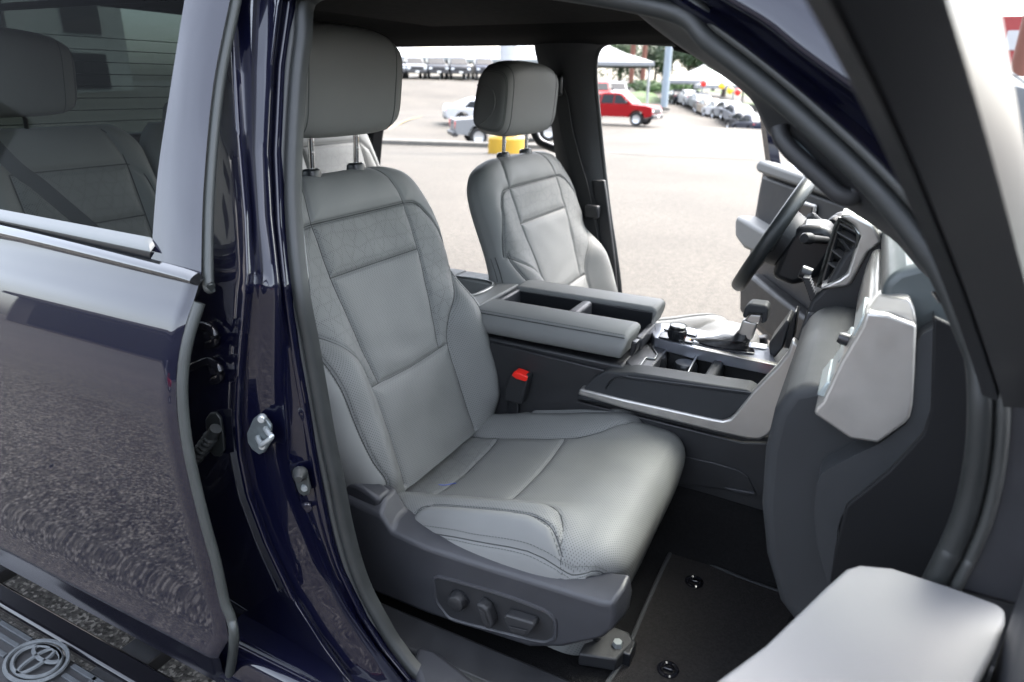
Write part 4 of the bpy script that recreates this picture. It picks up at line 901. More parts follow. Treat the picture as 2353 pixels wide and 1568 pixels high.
# gear lever
gb = at(*c4((790, 870)), z=pz); gt = at(*c4((860, 650)), y=gb[1])
boot = []; 
b_out = [at(*c4(p), z=pz+.002) for p in [(515, 830), (530, 792), (620, 800), (720, 815), (900, 870), (905, 905), (690, 880), (600, 855)]]
prism('boot_frame', b_out, (0, 0, .004), gloss_black, con, .002)
ring = lambda c, a, b, n=18: [np.array([c[0]+a*math.cos(t), c[1]+b*math.sin(t), c[2]]) for t in np.linspace(0, 2*math.pi, n, endpoint=False)]
bc = np.mean(b_out, axis=0); stem = gt-gb; V = []; F = []; n_ = 18
levels = [(bc+np.array([-.01, 0, .004]), .075, .026), (bc+np.array([.0, 0, .012]), .062, .024), (gb*.6+bc*.4+np.array([0, 0, .025]), .040, .022), (gb+stem*.35, .022, .018), (gb+stem*.55, .014, .014)]
for c, a, b in levels: V += [p+np.array([0, 0, .003*math.sin(7*i+a*90)]) for i, p in enumerate(ring(c, a, b))]
for i in range(len(levels)-1):
    for j in range(n_): F.append((i*n_+j, i*n_+(j+1) % n_, (i+1)*n_+(j+1) % n_, (i+1)*n_+j))
lv = mk('lever_boot', V, F, mat('black_leather', (.012, .012, .013), .5, bump=.5, bscale=90, bdist=.004), con, auto=80)
yb_ = gb[1]-.012
prism('lever_stem', [at(*c4(p), y=yb_) for p in [(785, 760), (820, 660), (925, 690), (880, 810), (850, 800)]], (0, .024, 0), silver, con, .005, 3)
prism('lever_grip', [at(*c4(p), y=yb_-.012) for p in [(815, 640), (835, 575), (870, 548), (985, 562), (1000, 590), (985, 680), (945, 695), (955, 625), (870, 618), (840, 660)]], (0, .05, 0), softdash, con, .008, 3)
prism('grip_insert', [at(*c4(p), y=yb_-.006) for p in [(835, 668), (872, 622), (952, 630), (940, 690), (880, 690)]], (0, .036, 0), silver, con, .004)
prism('charge_pad', [at(*c4(p), z=pz+.003) for p in [(890, 825), (990, 840), (985, 868), (880, 855)]], (0, 0, .003), whitep, con, .001)
prism('front_switch_bank', [at(*c4(p), y=.0) for p in [(1110, 850), (1130, 750), (1185, 600), (1200, 620), (1175, 800), (1150, 870)]], (0, .06, 0), blackp, con, .004)
prism('phone_slot', [at(*c4(p), y=.02) for p in [(1000, 830), (1130, 660), (1150, 690), (1100, 860), (1040, 930), (1010, 910)]], (0, .10, 0), charcoal, con, .004)

# ------------------------------------------------------------------ dashboard
dash = empty('dashboard', (.95, 0, .85))
tag(dash, 'dark dashboard with silver trim, slatted centre vent and padded glove box ahead of the seats', 'dashboard')
prof('dash_top', [(1.52, 1.32), (1.50, 1.43), (1.25, 1.50), (1.05, 1.53), (.96, 1.532), (.90, 1.522), (.870, 1.508), (.857, 1.488), (.860, 1.445), (.90, 1.40), (1.2, 1.2)], -.665, .70, mat('dash_pad', (.05, .06, .062), .38, noise=.05, nscale=12, bump=.4, bscale=700, bdist=.0006), dash, .012, 3)
prof('silver_band', [(.866, 1.44), (.849, 1.436), (.842, 1.40), (.838, 1.34), (.845, 1.30), (.88, 1.30)], -.60, -.165, silver, dash, .008, 3)
gb_ = [(.90, 1.315), (.80, 1.322), (.765, 1.305), (.748, 1.262), (.744, 1.19), (.752, 1.09), (.772, 1.0), (.806, .915), (.85, .868), (.92, .85), (1.15, .86), (1.15, 1.31)]
prof('glove_box', gb_, -.645, -.185, softdash, dash, .028, 5)
prof('glove_box_lower', [(.83, .91), (.846, .855), (.90, .835), (1.15, .84), (1.15, .93)], -.655, -.20, charcoal, dash, .012, 3)
ecov = [cB(p) for p in [(150, 1085), (160, 985), (172, 945), (200, 922), (300, 870), (395, 825), (495, 750), (520, 680), (530, 560), (538, 440), (560, 410), (602, 388), (606, 350), (600, 500), (588, 700), (575, 755), (550, 795), (430, 930), (290, 1050), (255, 1095), (238, 1150), (236, 1220), (255, 1330), (230, 1400), (205, 1365), (165, 1215)]]
prism('dash_end_cover', [at(a, b, y=-.700) for a, b in ecov], (0, .05, 0), softdash, dash, .006, 3)
face = [cB(p) for p in [(150, 712), (158, 690), (182, 668), (250, 520), (330, 385), (348, 330), (430, 338), (538, 378), (534, 460), (530, 560), (522, 680), (512, 725), (495, 748), (392, 823), (286, 806)]]
prism('silver_end_cap', [at(a, b, y=-.712) for a, b in face], (0, .06, 0), silver, dash, .004, 3)
tf = [at(*cB(p), y=-.70) for p in [(346, 326), (430, 334), (538, 374), (530, 330), (510, 282)]]+[at(*cB(p), y=-.66) for p in [(392, 262)]]
prism('end_cap_top', tf, (0, .03, 0), silver, dash, .003)
for k, (a, b) in enumerate([((160, 640), (200, 590)), ((205, 590), (245, 530)), ((238, 520), (280, 460)), ((295, 420), (335, 340))]):
    A_ = at(*cB(a), y=-.69); B_ = at(*cB(b), y=-.69)
    prism('vent_slat', [A_, B_, B_+np.array([.02, 0, -.004]), A_+np.array([.02, 0, -.004])], (0, .10, 0), mat('vent_edge', (.30, .34, .34), .3, metal=.3), dash, .002)
lathe('vent_tab', [(0, .014), (.007, .014), (.009, .008), (.009, 0)], blackp, dash, axis=(-1, 0, .2), org=at(*cB((280, 435)), y=-.66), k=12)
prism('defroster_slot', [at(*cB(p), n=(.12, 0, 1), d=1.512+.12*.915) for p in [(590, 258), (640, 262), (668, 300), (620, 298)]], (0, 0, .0025), blackp, dash, .001)
# raised letters on the speaker at the dash corner
for ch, dx in (('J', 0), ('B', 1), ('L', 2)):
    cu_ = bpy.data.curves.new('letter', 'FONT'); cu_.body = ch; cu_.size = .016; cu_.extrude = .0006
    o = bpy.data.objects.new('speaker_letter', cu_); COL.objects.link(o); o.parent = dash
    m_ = bpy.data.meshes.new_from_object(o.evaluated_get(bpy.context.evaluated_depsgraph_get())); bpy.data.objects.remove(o)
    o = link('speaker_letter', m_, blackp, dash); p = at(*cB((462+dx*9, 232+dx*8)), n=(.9, 0, .3), d=.9*.857+.3*1.455)
    o.location = Vector(p-np.array([.95, 0, .85]))+Vector((-.003, 0, 0)); o.rotation_euler = (math.radians(70), 0, math.radians(-90)); 
# centre vent
def vy(px): return -.10-.07*(px-1875)/(1975-1875)
def vent(p, dy=0.): a, b = cA(p); return at(a, b, y=vy(a)+dy)
outl = [(1325, 1205), (1410, 1250), (1440, 1300), (1430, 1370), (1370, 1510), (1330, 1540), (1215, 1590), (1225, 1540)]
hous = prism('vent_housing', [vent(p, .03) for p in outl], (.0, .02, 0), blackp, dash, .002)
ringp = []
P_ = [vent(p) for p in outl]
for i in range(len(P_)): a, b = P_[i], P_[(i+1) % len(P_)]; ringp += [a*.88+b*.12, a*.5+b*.5, a*.12+b*.88]
tube('vent_frame', ringp, .0045, mat('dark_chrome'), dash, k=6, closed=True, ref=(0, -1, 0))
for l_, r_ in (((1310, 1290), (1425, 1355)), ((1285, 1390), (1385, 1470)), ((1260, 1460), (1350, 1520)), ((1325, 1240), (1432, 1300))):
    a, b = vent(l_, .0), vent(r_, .0); prism('vent_slat', [a, b, b+np.array([.012, .03, .004]), a+np.array([.012, .03, .004])], (0, 0, .004), mat('vent_bar', (.12, .12, .12), .35, metal=.4), dash, .001)
for t_ in (.12, .22):
    A_ = np.array(vent((1325+t_*115, 1215), .012)); B_ = np.array(vent((1225+t_*115, 1565), .012)); tube('vent_divider', [A_, B_], .0035, silver if t_ < .2 else blackp, dash, k=6, ref=(0, -1, 0))
prism('vent_tab', [vent(p, -.006) for p in [(1320, 1320), (1350, 1325), (1400, 1395), (1380, 1400)]], (0, .012, 0), charcoal, dash, .002)
sb = [cA(p) for p in [(1330, 1195), (1400, 1185), (1520, 1245), (1570, 1340), (1490, 1400), (1400, 1568), (1375, 1590), (1300, 1600), (1215, 1605), (1330, 1545), (1372, 1515), (1440, 1310), (1412, 1248)]]
prism('vent_surround', [at(a, b, y=-.172) for a, b in sb], (0, .10, 0), silver, dash, .006, 3)
prof('centre_stack', [(.775, 1.345), (.80, 1.42), (.84, 1.47), (1.0, 1.46), (1.0, 1.0), (.80, 1.0), (.74, 1.13), (.735, 1.20), (.752, 1.31)], -.163, .17, charcoal, dash, .008)
prism('screen', [(.795, -.09, 1.36), (.82, -.09, 1.52), (.83, -.09, 1.52), (.81, -.09, 1.36)], (0, .24, 0), gloss_black, dash, .003)
for k in range(8):
    p = at(1853+k*2.2, 640+k*6.5, y=-.14); box('climate_key', tuple(p-np.array([.006, .012, .004])), tuple(p+np.array([.008, .02, .004])), blackp, dash, .0015)
lathe('volume_knob', [(0, .022), (.012, .022), (.014, .02), (.0145, 0)], blackp, dash, axis=(-1, 0, .3), org=at(1862, 632, y=-.11), k=20)
prof('stack_rail', [(.742, 1.13), (.736, 1.20), (.752, 1.29), (.765, 1.29), (.75, 1.20), (.755, 1.13)], -.176, -.164, slate, dash, .003)
# driver side of the dash
prof('driver_dash', [(.90, 1.30), (.80, 1.28), (.78, 1.18), (.82, .98), (.90, .86), (1.2, .84), (1.2, 1.3)], .175, .72, charcoal, dash, .02, 3)
prof('instrument_hood', [(.80, 1.36), (.79, 1.40), (.85, 1.47), (1.0, 1.485), (1.05, 1.44), (1.0, 1.3), (.85, 1.29)], .22, .66, charcoal, dash, .015, 3)

# ------------------------------------------------------------------ steering wheel
SWC = np.array([.600, .43, 1.335]); t1 = np.array([.43, 0, .903]); t2 = np.array([0, 1., 0]); sn = np.cross(t2, t1)   # sn points to the front
sw = empty('steering_wheel', tuple(SWC+np.array([.2, 0, -.1])))
tag(sw, 'black leather wrapped steering wheel seen edge on beyond the console', 'steering wheel')
th = np.linspace(0, 2*math.pi, 96, endpoint=False)
sweep('rim', [SWC+.178*(t1*math.cos(a)+t2*math.sin(a)) for a in th], circ(.018, 14, .021), mat('wheel_leather', (.016, .019, .02), .42, bump=.3, bscale=500), sw, ref=np.array([math.cos(a)*t1+math.sin(a)*t2 for a in th]), closed=True)
fwd = sn if sn[0] > 0 else -sn
hub = lathe('airbag_cover', [(0, -.035), (.05, -.033), (.075, -.02), (.085, .0), (.08, .03), (.05, .05)], charcoal, sw, axis=fwd, org=SWC+.02*fwd, k=32)
for a, w_ in ((math.pi/2, .03), (-math.pi/2, .03), (math.pi, .045)):
    d = t1*math.cos(a)+t2*math.sin(a); e = np.cross(fwd, d)
    prism('spoke', [SWC+.06*d+w_*e+.012*fwd, SWC+.172*d+w_*.6*e, SWC+.172*d-w_*.6*e, SWC+.06*d-w_*e+.012*fwd], tuple(.014*fwd), blackp if a < 3 else silver, sw, .004)
tube('steering_column', [SWC+.05*fwd, SWC+.30*fwd], .062, charcoal, sw, k=20)
prism('column_shroud', [at(a, b, y=.36) for a, b in [(1800, 560), (1830, 520), (1900, 520), (1930, 560), (1880, 640), (1820, 660), (1770, 640)]], (0, .14, 0), blackp, sw, .02, 3)
q0 = at(*cA((1135, 1320)), y=.24); q1 = at(*cA((1240, 1330)), y=.33)
lathe('wiper_stalk', [(0, .0), (.012, .001), (.0155, .006), (.0155, .03), (.011, .04), (.010, .12)], charcoal, sw, axis=tuple(q1-q0), org=q0, k=18)
for a, b, c_ in (((1165, 1200), (1230, 1255), .62), ((1290, 1240), (1330, 1210), .60)):
    A_ = at(*cA(a), y=c_); B_ = at(*cA(b), y=c_+.05); lathe('light_stalk', [(0, 0), (.014, .002), (.018, .01), (.018, .03), (.016, .034), (.018, .038), (.018, .06), (.012, .09)], charcoal, sw, axis=tuple(B_-A_), org=A_, k=18)

# ------------------------------------------------------------------ loose and small things
def onfloor(a, b, dz=.012):
    z = .66
    for _ in range(8): P = at(a, b, z=z); z = floorz(P[0], P[1])+dz
    return P
fmpx = [(1532, 1288), (1546, 1268), (1580, 1274), (1680, 1318), (1780, 1355), (1900, 1392), (2040, 1440), (1980, 1650), (1900, 1700), (1370, 1700), (1440, 1500), (1490, 1380)]
fm3 = smoothpath([at(a, b, z=.669) for a, b in fmpx], 96, closed=True)
fmz = .669
fm = empty('floor_mat', (float(fm3[:, 0].mean()), float(fm3[:, 1].mean()), fmz-.012)); tag(fm, 'black carpet floor mat with stitched edge in the passenger footwell', 'floor mat')
fm3 = np.array([[p[0], p[1], fmz] for p in fm3])
prism('mat_pile', fm3, (0, 0, -.009), matm, fm, smooth=False)
tube('bound_edge', fm3+np.array([0, 0, -.003]), .0058, mat('edge_binding', (.02, .022, .024), .8, bump=.8, bscale=900), fm, k=8, closed=True, ref=(0, 0, 1))
for a, b in ((1595, 1338), (1535, 1540)):
    p = at(a, b, z=fmz); cl = lathe('mat_clip', [(.021, -.004), (.021, .003), (.017, .0045), (.013, .003), (.012, -.002), (0, -.002)], gloss_black, fm, axis=(0, 0, 1), org=p, k=28)
    box('clip_lever', (p[0]-.010, p[1]-.004, p[2]+.0), (p[0]+.010, p[1]+.004, p[2]+.007), gloss_black, cl, .002)
# passenger buckle
bk0 = at(1188, 905, y=-.212)
bk = empty('seat_belt_buckle', (float(bk0[0]), -.205, .80)); tag(bk, 'black seat belt buckle with red release button beside the passenger seat', 'buckle')
hb = [c3(p) for p in [(505, 1075), (540, 1040), (670, 1085), (665, 1110), (635, 1240), (610, 1330), (455, 1290), (465, 1180)]]
prism('buckle_housing', [at(a, b, y=-.226) for a, b in hb], (0, .032, 0), charcoal, bk, .006, 3)
rbp = [c3(p) for p in [(523, 1075), (548, 1042), (600, 1058), (662, 1088), (655, 1122), (640, 1130), (560, 1105)]]
prism('release_button', [at(a, b, y=-.2275) for a, b in rbp], (0, .030, 0), redp, bk, .003, 3)
pst = at(*c3((540, 1300)), y=-.21); prism('buckle_stalk', [pst+np.array([-.016, 0, .0]), pst+np.array([.016, 0, 0]), pst+np.array([.012, .0, -.16]), pst+np.array([-.02, .0, -.16])], (0, .008, 0), blackp, bk, .003)
# driver belt hanging on the far pillar
db = empty('driver_seat_belt', tuple(farside(1345, 560, .79))); tag(db, 'dark seat belt strap hanging on the far door pillar', 'seat belt')
sbp = smoothpath([farside(a, b, .775) for a, b in [(1275, 195), (1290, 230), (1302, 300), (1320, 370), (1340, 440), (1355, 520), (1372, 620)]], 40)
sweep('webbing', sbp, [(.0015, -.024), (.0015, .024), (-.0015, .024), (-.0015, -.024)], mat('webbing', (.008, .0085, .009), .7, bump=.6, bscale=600), db, ref=(0, -1, 0), auto=30)
p = farside(1275, 200, .77); box('shoulder_anchor', tuple(p-np.array([.035, .012, .03])), tuple(p+np.array([.03, .012, .04])), blackp, db, .01, 3)
# belt across the rear seat, seen through the tinted glass
rbl = empty('rear_seat_belt', (-.75, -.70, 1.3)); tag(rbl, 'black seat belt strap slanting across the rear seat behind tinted glass', 'seat belt')
sweep('webbing', smoothpath([np.array([-1.30, -.74, 1.80]), at(0, 350, x=-1.0), at(95, 430, x=-.92), at(195, 515, x=-.84), at(260, 570, x=-.78)], 30), [(.0015, -.017), (.0015, .017), (-.0015, .017), (-.0015, -.017)], mat('webbing'), rbl, ref=(1, -.6, .4), auto=30)
# trinkets in the console tray and on the seat
tg = empty('card_and_red_cap', tuple(at(1715, 893, y=-.13)-np.array([0, 0, .01]))); tag(tg, 'small white card with a round red cap lying in the console tray', 'tag')
prism('card', [at(*c4(p), y=-.135) for p in [(765, 1135), (775, 1095), (832, 1108)]], (.004, .02, .0), whitep, tg, .001)
lathe('red_cap', [(0, .012), (.009, .011), (.012, .006), (.012, 0)], redp, tg, axis=(-.5, -.8, .4), org=at(*c4((868, 1130)), y=-.128), k=20)
def on_cushion(a, b):
    best = None; D = ray(a, b)
    U_, C_ = np.meshgrid(np.linspace(-.15, .15, 120), np.linspace(0, .6, 240)); Q = cush_pos(U_, C_).reshape(-1, 3)-CAM; t = Q @ D/(D @ D); dd = np.linalg.norm(Q-t[:, None]*D, axis=1); return Q[np.argmin(dd)]+CAM
thr = [on_cushion(a, b)+np.array([0, 0, .0022]) for a, b in [(1009, 1116), (1022, 1117), (1035, 1114), (1048, 1112)]]
th_o = tube('blue_thread', smoothpath(thr, 20), .0008, mat('blue_thread', (.06, .11, .42), .6), None, k=5, ref=(0, 0, 1), rel=tuple(thr[0])); th_o.location = tuple(thr[0]); tag(th_o, 'short blue thread lying on the passenger seat cushion', 'thread')

# ------------------------------------------------------------------ rear bench
bench = empty('rear_bench_seat', (-1.05, 0, .70)); tag(bench, 'grey leather rear bench seat behind the tinted rear door glass', 'car seat')
def bench_back(name, y0, y1, m1, seams):
    yc, hw = .5*(y0+y1), .5*(y1-y0); nu, nv = 110, 110
    e = np.linspace(-1, 1, nu); e = np.sin(e*math.pi/2)*.4+e*.6; v = np.linspace(0, 1, nv); E, Vv = np.meshgrid(e, v)
    W = hw*(1-.25*np.clip((Vv-.85)/.15, 0, 1)**2.2); U = E*W; q = np.clip((Vv-.75)/.25, 0, 1)
    f = .07*(1-np.abs(E)**6)**.4*(1-q**3.5)**.45
    f = f + .03*smst(.62, .9, np.abs(E))*(1-np.abs(E)**9)**.5*smst(.95, .6, Vv)
    d = np.full(E.shape, 9.)
    for s in seams: d = np.minimum(d, polydist(U, Vv*.62, s))
    f = f - .006*np.exp(-(d/.006)**2)-.004*np.exp(-(d/.02)**2)
    sp2 = np.array([-.29, 0, .957]); nr = np.array([.957, 0, .29]); b0 = np.array([-.985, yc, .98])
    P = b0+(Vv*.655)[..., None]*sp2+f[..., None]*nr+U[..., None]*np.array([0, 1, 0.])
    reg = np.full(E.shape, 1); inner_ = (np.abs(U) < hw*.62) & (Vv*.62 < .50); reg[inner_] = 2
    bk_ = empty(name, tuple(np.array([-1.0, yc, .98])-np.array([-1.05, 0, .70])), parent=bench)
    regions_mesh(bk_, P, reg, np.stack([U, Vv*.62], -1), {1: ('outer_panel', leather), 2: ('centre_panel', perfbig)})
    for s in seams: seam_line('seam', bk_, [(a, b) for a, b in s], lambda u, v, of: bench_pt(u, v, of, yc, hw, b0, sp2, nr), r=.0016)
    return bk_
def bench_pt(u, v, of, yc, hw, b0, sp2, nr):
    V_ = v/.62; W = hw*(1-.25*max(0, (V_-.85)/.15)**2.2); E = min(1, abs(u)/W); q = max(0, (V_-.75)/.25)
    f = .07*(1-E**6)**.4*(1-q**3.5)**.45+.03*float(smst(.62, .9, E))*(1-E**9)**.5*float(smst(.95, .6, V_))-.009
    return b0+V_*.655*sp2+(f+of)*nr+u*np.array([0, 1., 0])
for nm, y0, y1 in (('near_backrest', -.80, -.30), ('middle_backrest', -.295, .20), ('far_backrest', .205, .74)):
    hw = .5*(y1-y0)
    sm = [[(-hw*.62, .0), (-hw*.62, .50)], [(hw*.62, .0), (hw*.64, .50), (hw*.55, .60)], [(-hw*.62, .50), (hw*.64, .50)], [(-hw*.62, .36), (hw*.64, .36)], [(hw*.64, .50), (hw*.8, .46), (hw*.9, .2), (hw*.9, .02)]]
    bench_back(nm, y0, y1, leather, sm)
for yy in (-.665, .45): 
    headrest(bench, np.array([-1.135, yy, 1.735]), .19, .055, .10, math.radians(-12), leather)
    for s in (-.06, .06): tube('headrest_post', [(-1.15, yy+s, 1.56), (-1.135, yy+s, 1.68)], .006, blackp, bench, k=8)
headrest(bench, np.array([-1.16, -.02, 1.62]), .15, .045, .05, math.radians(-12), leather)
prof('bench_cushion', [(-1.05, .86), (-1.0, .94), (-.66, .95), (-.60, .93), (-.58, .89), (-.61, .83), (-.9, .80)], -.78, .74, leather, bench, .03, 4)
prof('bench_base', [(-1.2, .655), (-1.2, .9), (-.9, .82), (-.58, .82), (-.60, .655)], -.74, .70, charcoal, bench, .01)
# ------------------------------------------------------------------ the car park
def bdir(px): d = ray(px, 230.); d = d[:2]/np.hypot(d[0], d[1]); return d
def bpos(px, D): d = bdir(px); return CAM[:2]+d*D
CTRL = []
for px, D, z in [(880, 24, -.30), (1230, 24, -.30), (1110, 33, -.86), (1250, 34, -.7), (1440, 45, -.5), (1560, 45, -.6), (1500, 30, -.2), (940, 70, 2.17), (1020, 70, 2.17), (1110, 70, 2.17), (880, 45, -.2), (1730, 55, -1.5), (1640, 66, -.8), (1550, 80, .0), (1500, 18, 0), (1420, 60, .2), (1500, 100, 1.6), (1650, 110, 1.2), (1100, 110, 3.0), (1800, 100, .5), (1300, 200, 3.5), (1000, 200, 4.0), (1700, 200, 3), (2300, 60, 0), (2300, 200, 0), (300, 80, 1), (300, 250, 1)]:
    p = bpos(px, D); CTRL.append((p[0], p[1], z))
for k in range(16):
    a = 2*math.pi*k/16
    for r_ in (2, 7, 12): CTRL.append((r_*math.cos(a), r_*math.sin(a), 0))
for x_, y_ in [(0, -40), (60, -60), (-60, -60), (0, -150), (150, -150), (-150, -150), (80, 0), (200, 0), (-200, -20), (0, -500), (500, 0), (-500, 0), (400, -400), (-400, -400)]: CTRL.append((x_, y_, 0))
CTRL = np.array(CTRL)
def gz(x, y):
    d = np.hypot(CTRL[:, 0]-x, CTRL[:, 1]-y)+.3; w_ = d**-3.2; return float((w_*CTRL[:, 2]).sum()/w_.sum())
gm = bpy.data.materials.new('pavement'); gm.use_nodes = True; _t = gm.node_tree; _b = _t.nodes['Principled BSDF']; _b.inputs['Roughness'].default_value = .85; _b.inputs['Specular IOR Level'].default_value = .25
_tc = _t.nodes.new('ShaderNodeTexCoord')
_v = _t.nodes.new('ShaderNodeTexVoronoi'); _v.inputs['Scale'].default_value = 110; _t.links.new(_tc.outputs['Object'], _v.inputs['Vector'])
_n1 = _t.nodes.new('ShaderNodeTexNoise'); _n1.inputs['Scale'].default_value = .35; _n1.inputs['Detail'].default_value = 8; _t.links.new(_tc.outputs['Object'], _n1.inputs['Vector'])
_n2 = _t.nodes.new('ShaderNodeTexNoise'); _n2.inputs['Scale'].default_value = 14; _n2.inputs['Detail'].default_value = 6; _t.links.new(_tc.outputs['Object'], _n2.inputs['Vector'])
_r = _t.nodes.new('ShaderNodeValToRGB'); e = _r.color_ramp.elements; e[0].position = .0; e[0].color = (.038, .0335, .0275, 1); e[1].position = 1; e[1].color = (.088, .079, .066, 1)
e2_ = _r.color_ramp.elements.new(.35); e2_.color = (.056, .050, .0415, 1); e3_ = _r.color_ramp.elements.new(.7); e3_.color = (.066, .059, .049, 1)
_sp = _t.nodes.new('ShaderNodeSeparateColor'); _t.links.new(_v.outputs['Color'], _sp.inputs[0]); _t.links.new(_sp.outputs[0], _r.inputs[0])
_m1 = _t.nodes.new('ShaderNodeMath'); _m1.operation = 'MULTIPLY'; _t.links.new(_n1.outputs[0], _m1.inputs[0]); _t.links.new(_n2.outputs[0], _m1.inputs[1])
_mr = _t.nodes.new('ShaderNodeMapRange'); _mr.inputs[1].default_value = .13; _mr.inputs[2].default_value = .40; _mr.inputs[3].default_value = .74; _mr.inputs[4].default_value = 1.2; _t.links.new(_m1.outputs[0], _mr.inputs[0])
_sc = _t.nodes.new('ShaderNodeVectorMath'); _sc.operation = 'SCALE'; _t.links.new(_r.outputs[0], _sc.inputs[0]); _t.links.new(_mr.outputs[0], _sc.inputs['Scale']); _t.links.new(_sc.outputs[0], _b.inputs['Base Color'])
_bp = _t.nodes.new('ShaderNodeBump'); _bp.inputs['Distance'].default_value = .004; _bp.inputs['Strength'].default_value = .6; _t.links.new(_v.outputs['Distance'], _bp.inputs['Height']); _t.links.new(_bp.outputs[0], _b.inputs['Normal'])
rad = np.concatenate([[.01], np.geomspace(1.5, 1500, 70)]); az = np.linspace(0, 2*math.pi, 180, endpoint=False); V = []; F = []
for r_ in rad:
    for a in az: x_, y_ = r_*math.cos(a), r_*math.sin(a); V.append((x_, y_, gz(x_, y_)))
k = len(az)
for i in range(len(rad)-1):
    for j in range(k): F.append((i*k+j, i*k+(j+1) % k, (i+1)*k+(j+1) % k, (i+1)*k+j))
tag(mk('ground', V, F, gm, auto=80), kind='structure')
def drape(name, quad, m, dz=.012, n=24, kind='structure'):
    """thin sheet laid on the ground between two edges"""
    (a, b, c, d) = [np.array(q) for q in quad]; V = []; F = []
    for i in range(n+1):
        t = i/n
        for j in range(5):
            s = j/4; p = (a*(1-t)+b*t)*(1-s)+(d*(1-t)+c*t)*s; V.append((p[0], p[1], gz(p[0], p[1])+dz))
    for i in range(n):
        for j in range(4): F.append((i*5+j, i*5+j+1, (i+1)*5+j+1, (i+1)*5+j))
    o = mk(name, V, F, m); o['kind'] = kind; return o
grassm = mat('grass', (.035, .065, .012), .9, noise=.45, nscale=.8, bump=1, bscale=6, bdist=.1)
drape('grass_verge', [bpos(1375, 66), bpos(1545, 88), bpos(1545, 150), bpos(1375, 130)], grassm, .05)
drape('grass_verge', [bpos(1548, 92), bpos(1900, 75), bpos(1900, 150), bpos(1548, 150)], grassm, .05)
drape('grass_verge', [bpos(880, 74), bpos(1240, 74), bpos(1240, 100), bpos(880, 100)], grassm, .05)
yel = mat('yellow_paint', (.16, .10, .03), .7, noise=.3, nscale=3)
def gpt(px, py, it=12):
    z = 0
    for _ in range(it): P = at(px, py, z=z); z = gz(P[0], P[1])
    return P
for (a, b, wd) in (((872, 300), (968, 287), .10), ((1080, 305), (1180, 291), .10)):
    A_, B_ = gpt(*a)[:2], gpt(*b)[:2]; d = (B_-A_)/np.linalg.norm(B_-A_); nrm = np.array([-d[1], d[0]])*wd
    drape('bay_line', [A_-nrm, B_-nrm, B_+nrm, A_+nrm], yel, .012)
asph = gm.copy(); asph.name = 'asphalt'; _rr = [n for n in asph.node_tree.nodes if n.type == 'VALTORGB'][0]
for e_, c_ in zip(_rr.color_ramp.elements, (.009, .034, .065, .19)): e_.color = (c_, c_*.94, c_*.86, 1)
[n for n in asph.node_tree.nodes if n.type == 'TEX_VORONOI'][0].inputs['Scale'].default_value = 105
drape('asphalt_lane', [np.array([-45., -.62]), np.array([45., -.62]), np.array([45., -30.]), np.array([-45., -30.])], asph, .006, 60)
# kerb island and the joint in the slab
kerbm = mat('kerb_concrete', (.085, .08, .07), .85, noise=.25, nscale=4)
kl = [gpt(px, py)[:2] for px, py in [(760, 327), (900, 331), (1060, 336), (1240, 342), (1330, 346)]]
kk_ = smoothpath([np.array([p[0], p[1], gz(*p)]) for p in kl], 40)
ke = sweep('kerb', kk_, [(-.05, -.28), (.13, -.26), (.15, -.22), (.15, .22), (.13, .26), (-.05, .28)], kerbm, ref=(0, 0, 1), auto=40); tag(ke, kind='structure')
jn = [gpt(px, py)[:2] for px, py in [(1395, 352), (1500, 359), (1640, 364), (1780, 371), (2000, 380)]]
jj = smoothpath([np.array([p[0], p[1], gz(*p)+.008]) for p in jn], 30)
o = sweep('slab_joint', jj, [(.0, -.035), (.004, -.03), (.004, .03), (.0, .035)], mat('joint_tar', (.07, .065, .06), .9), ref=(0, 0, 1)); tag(o, kind='structure')

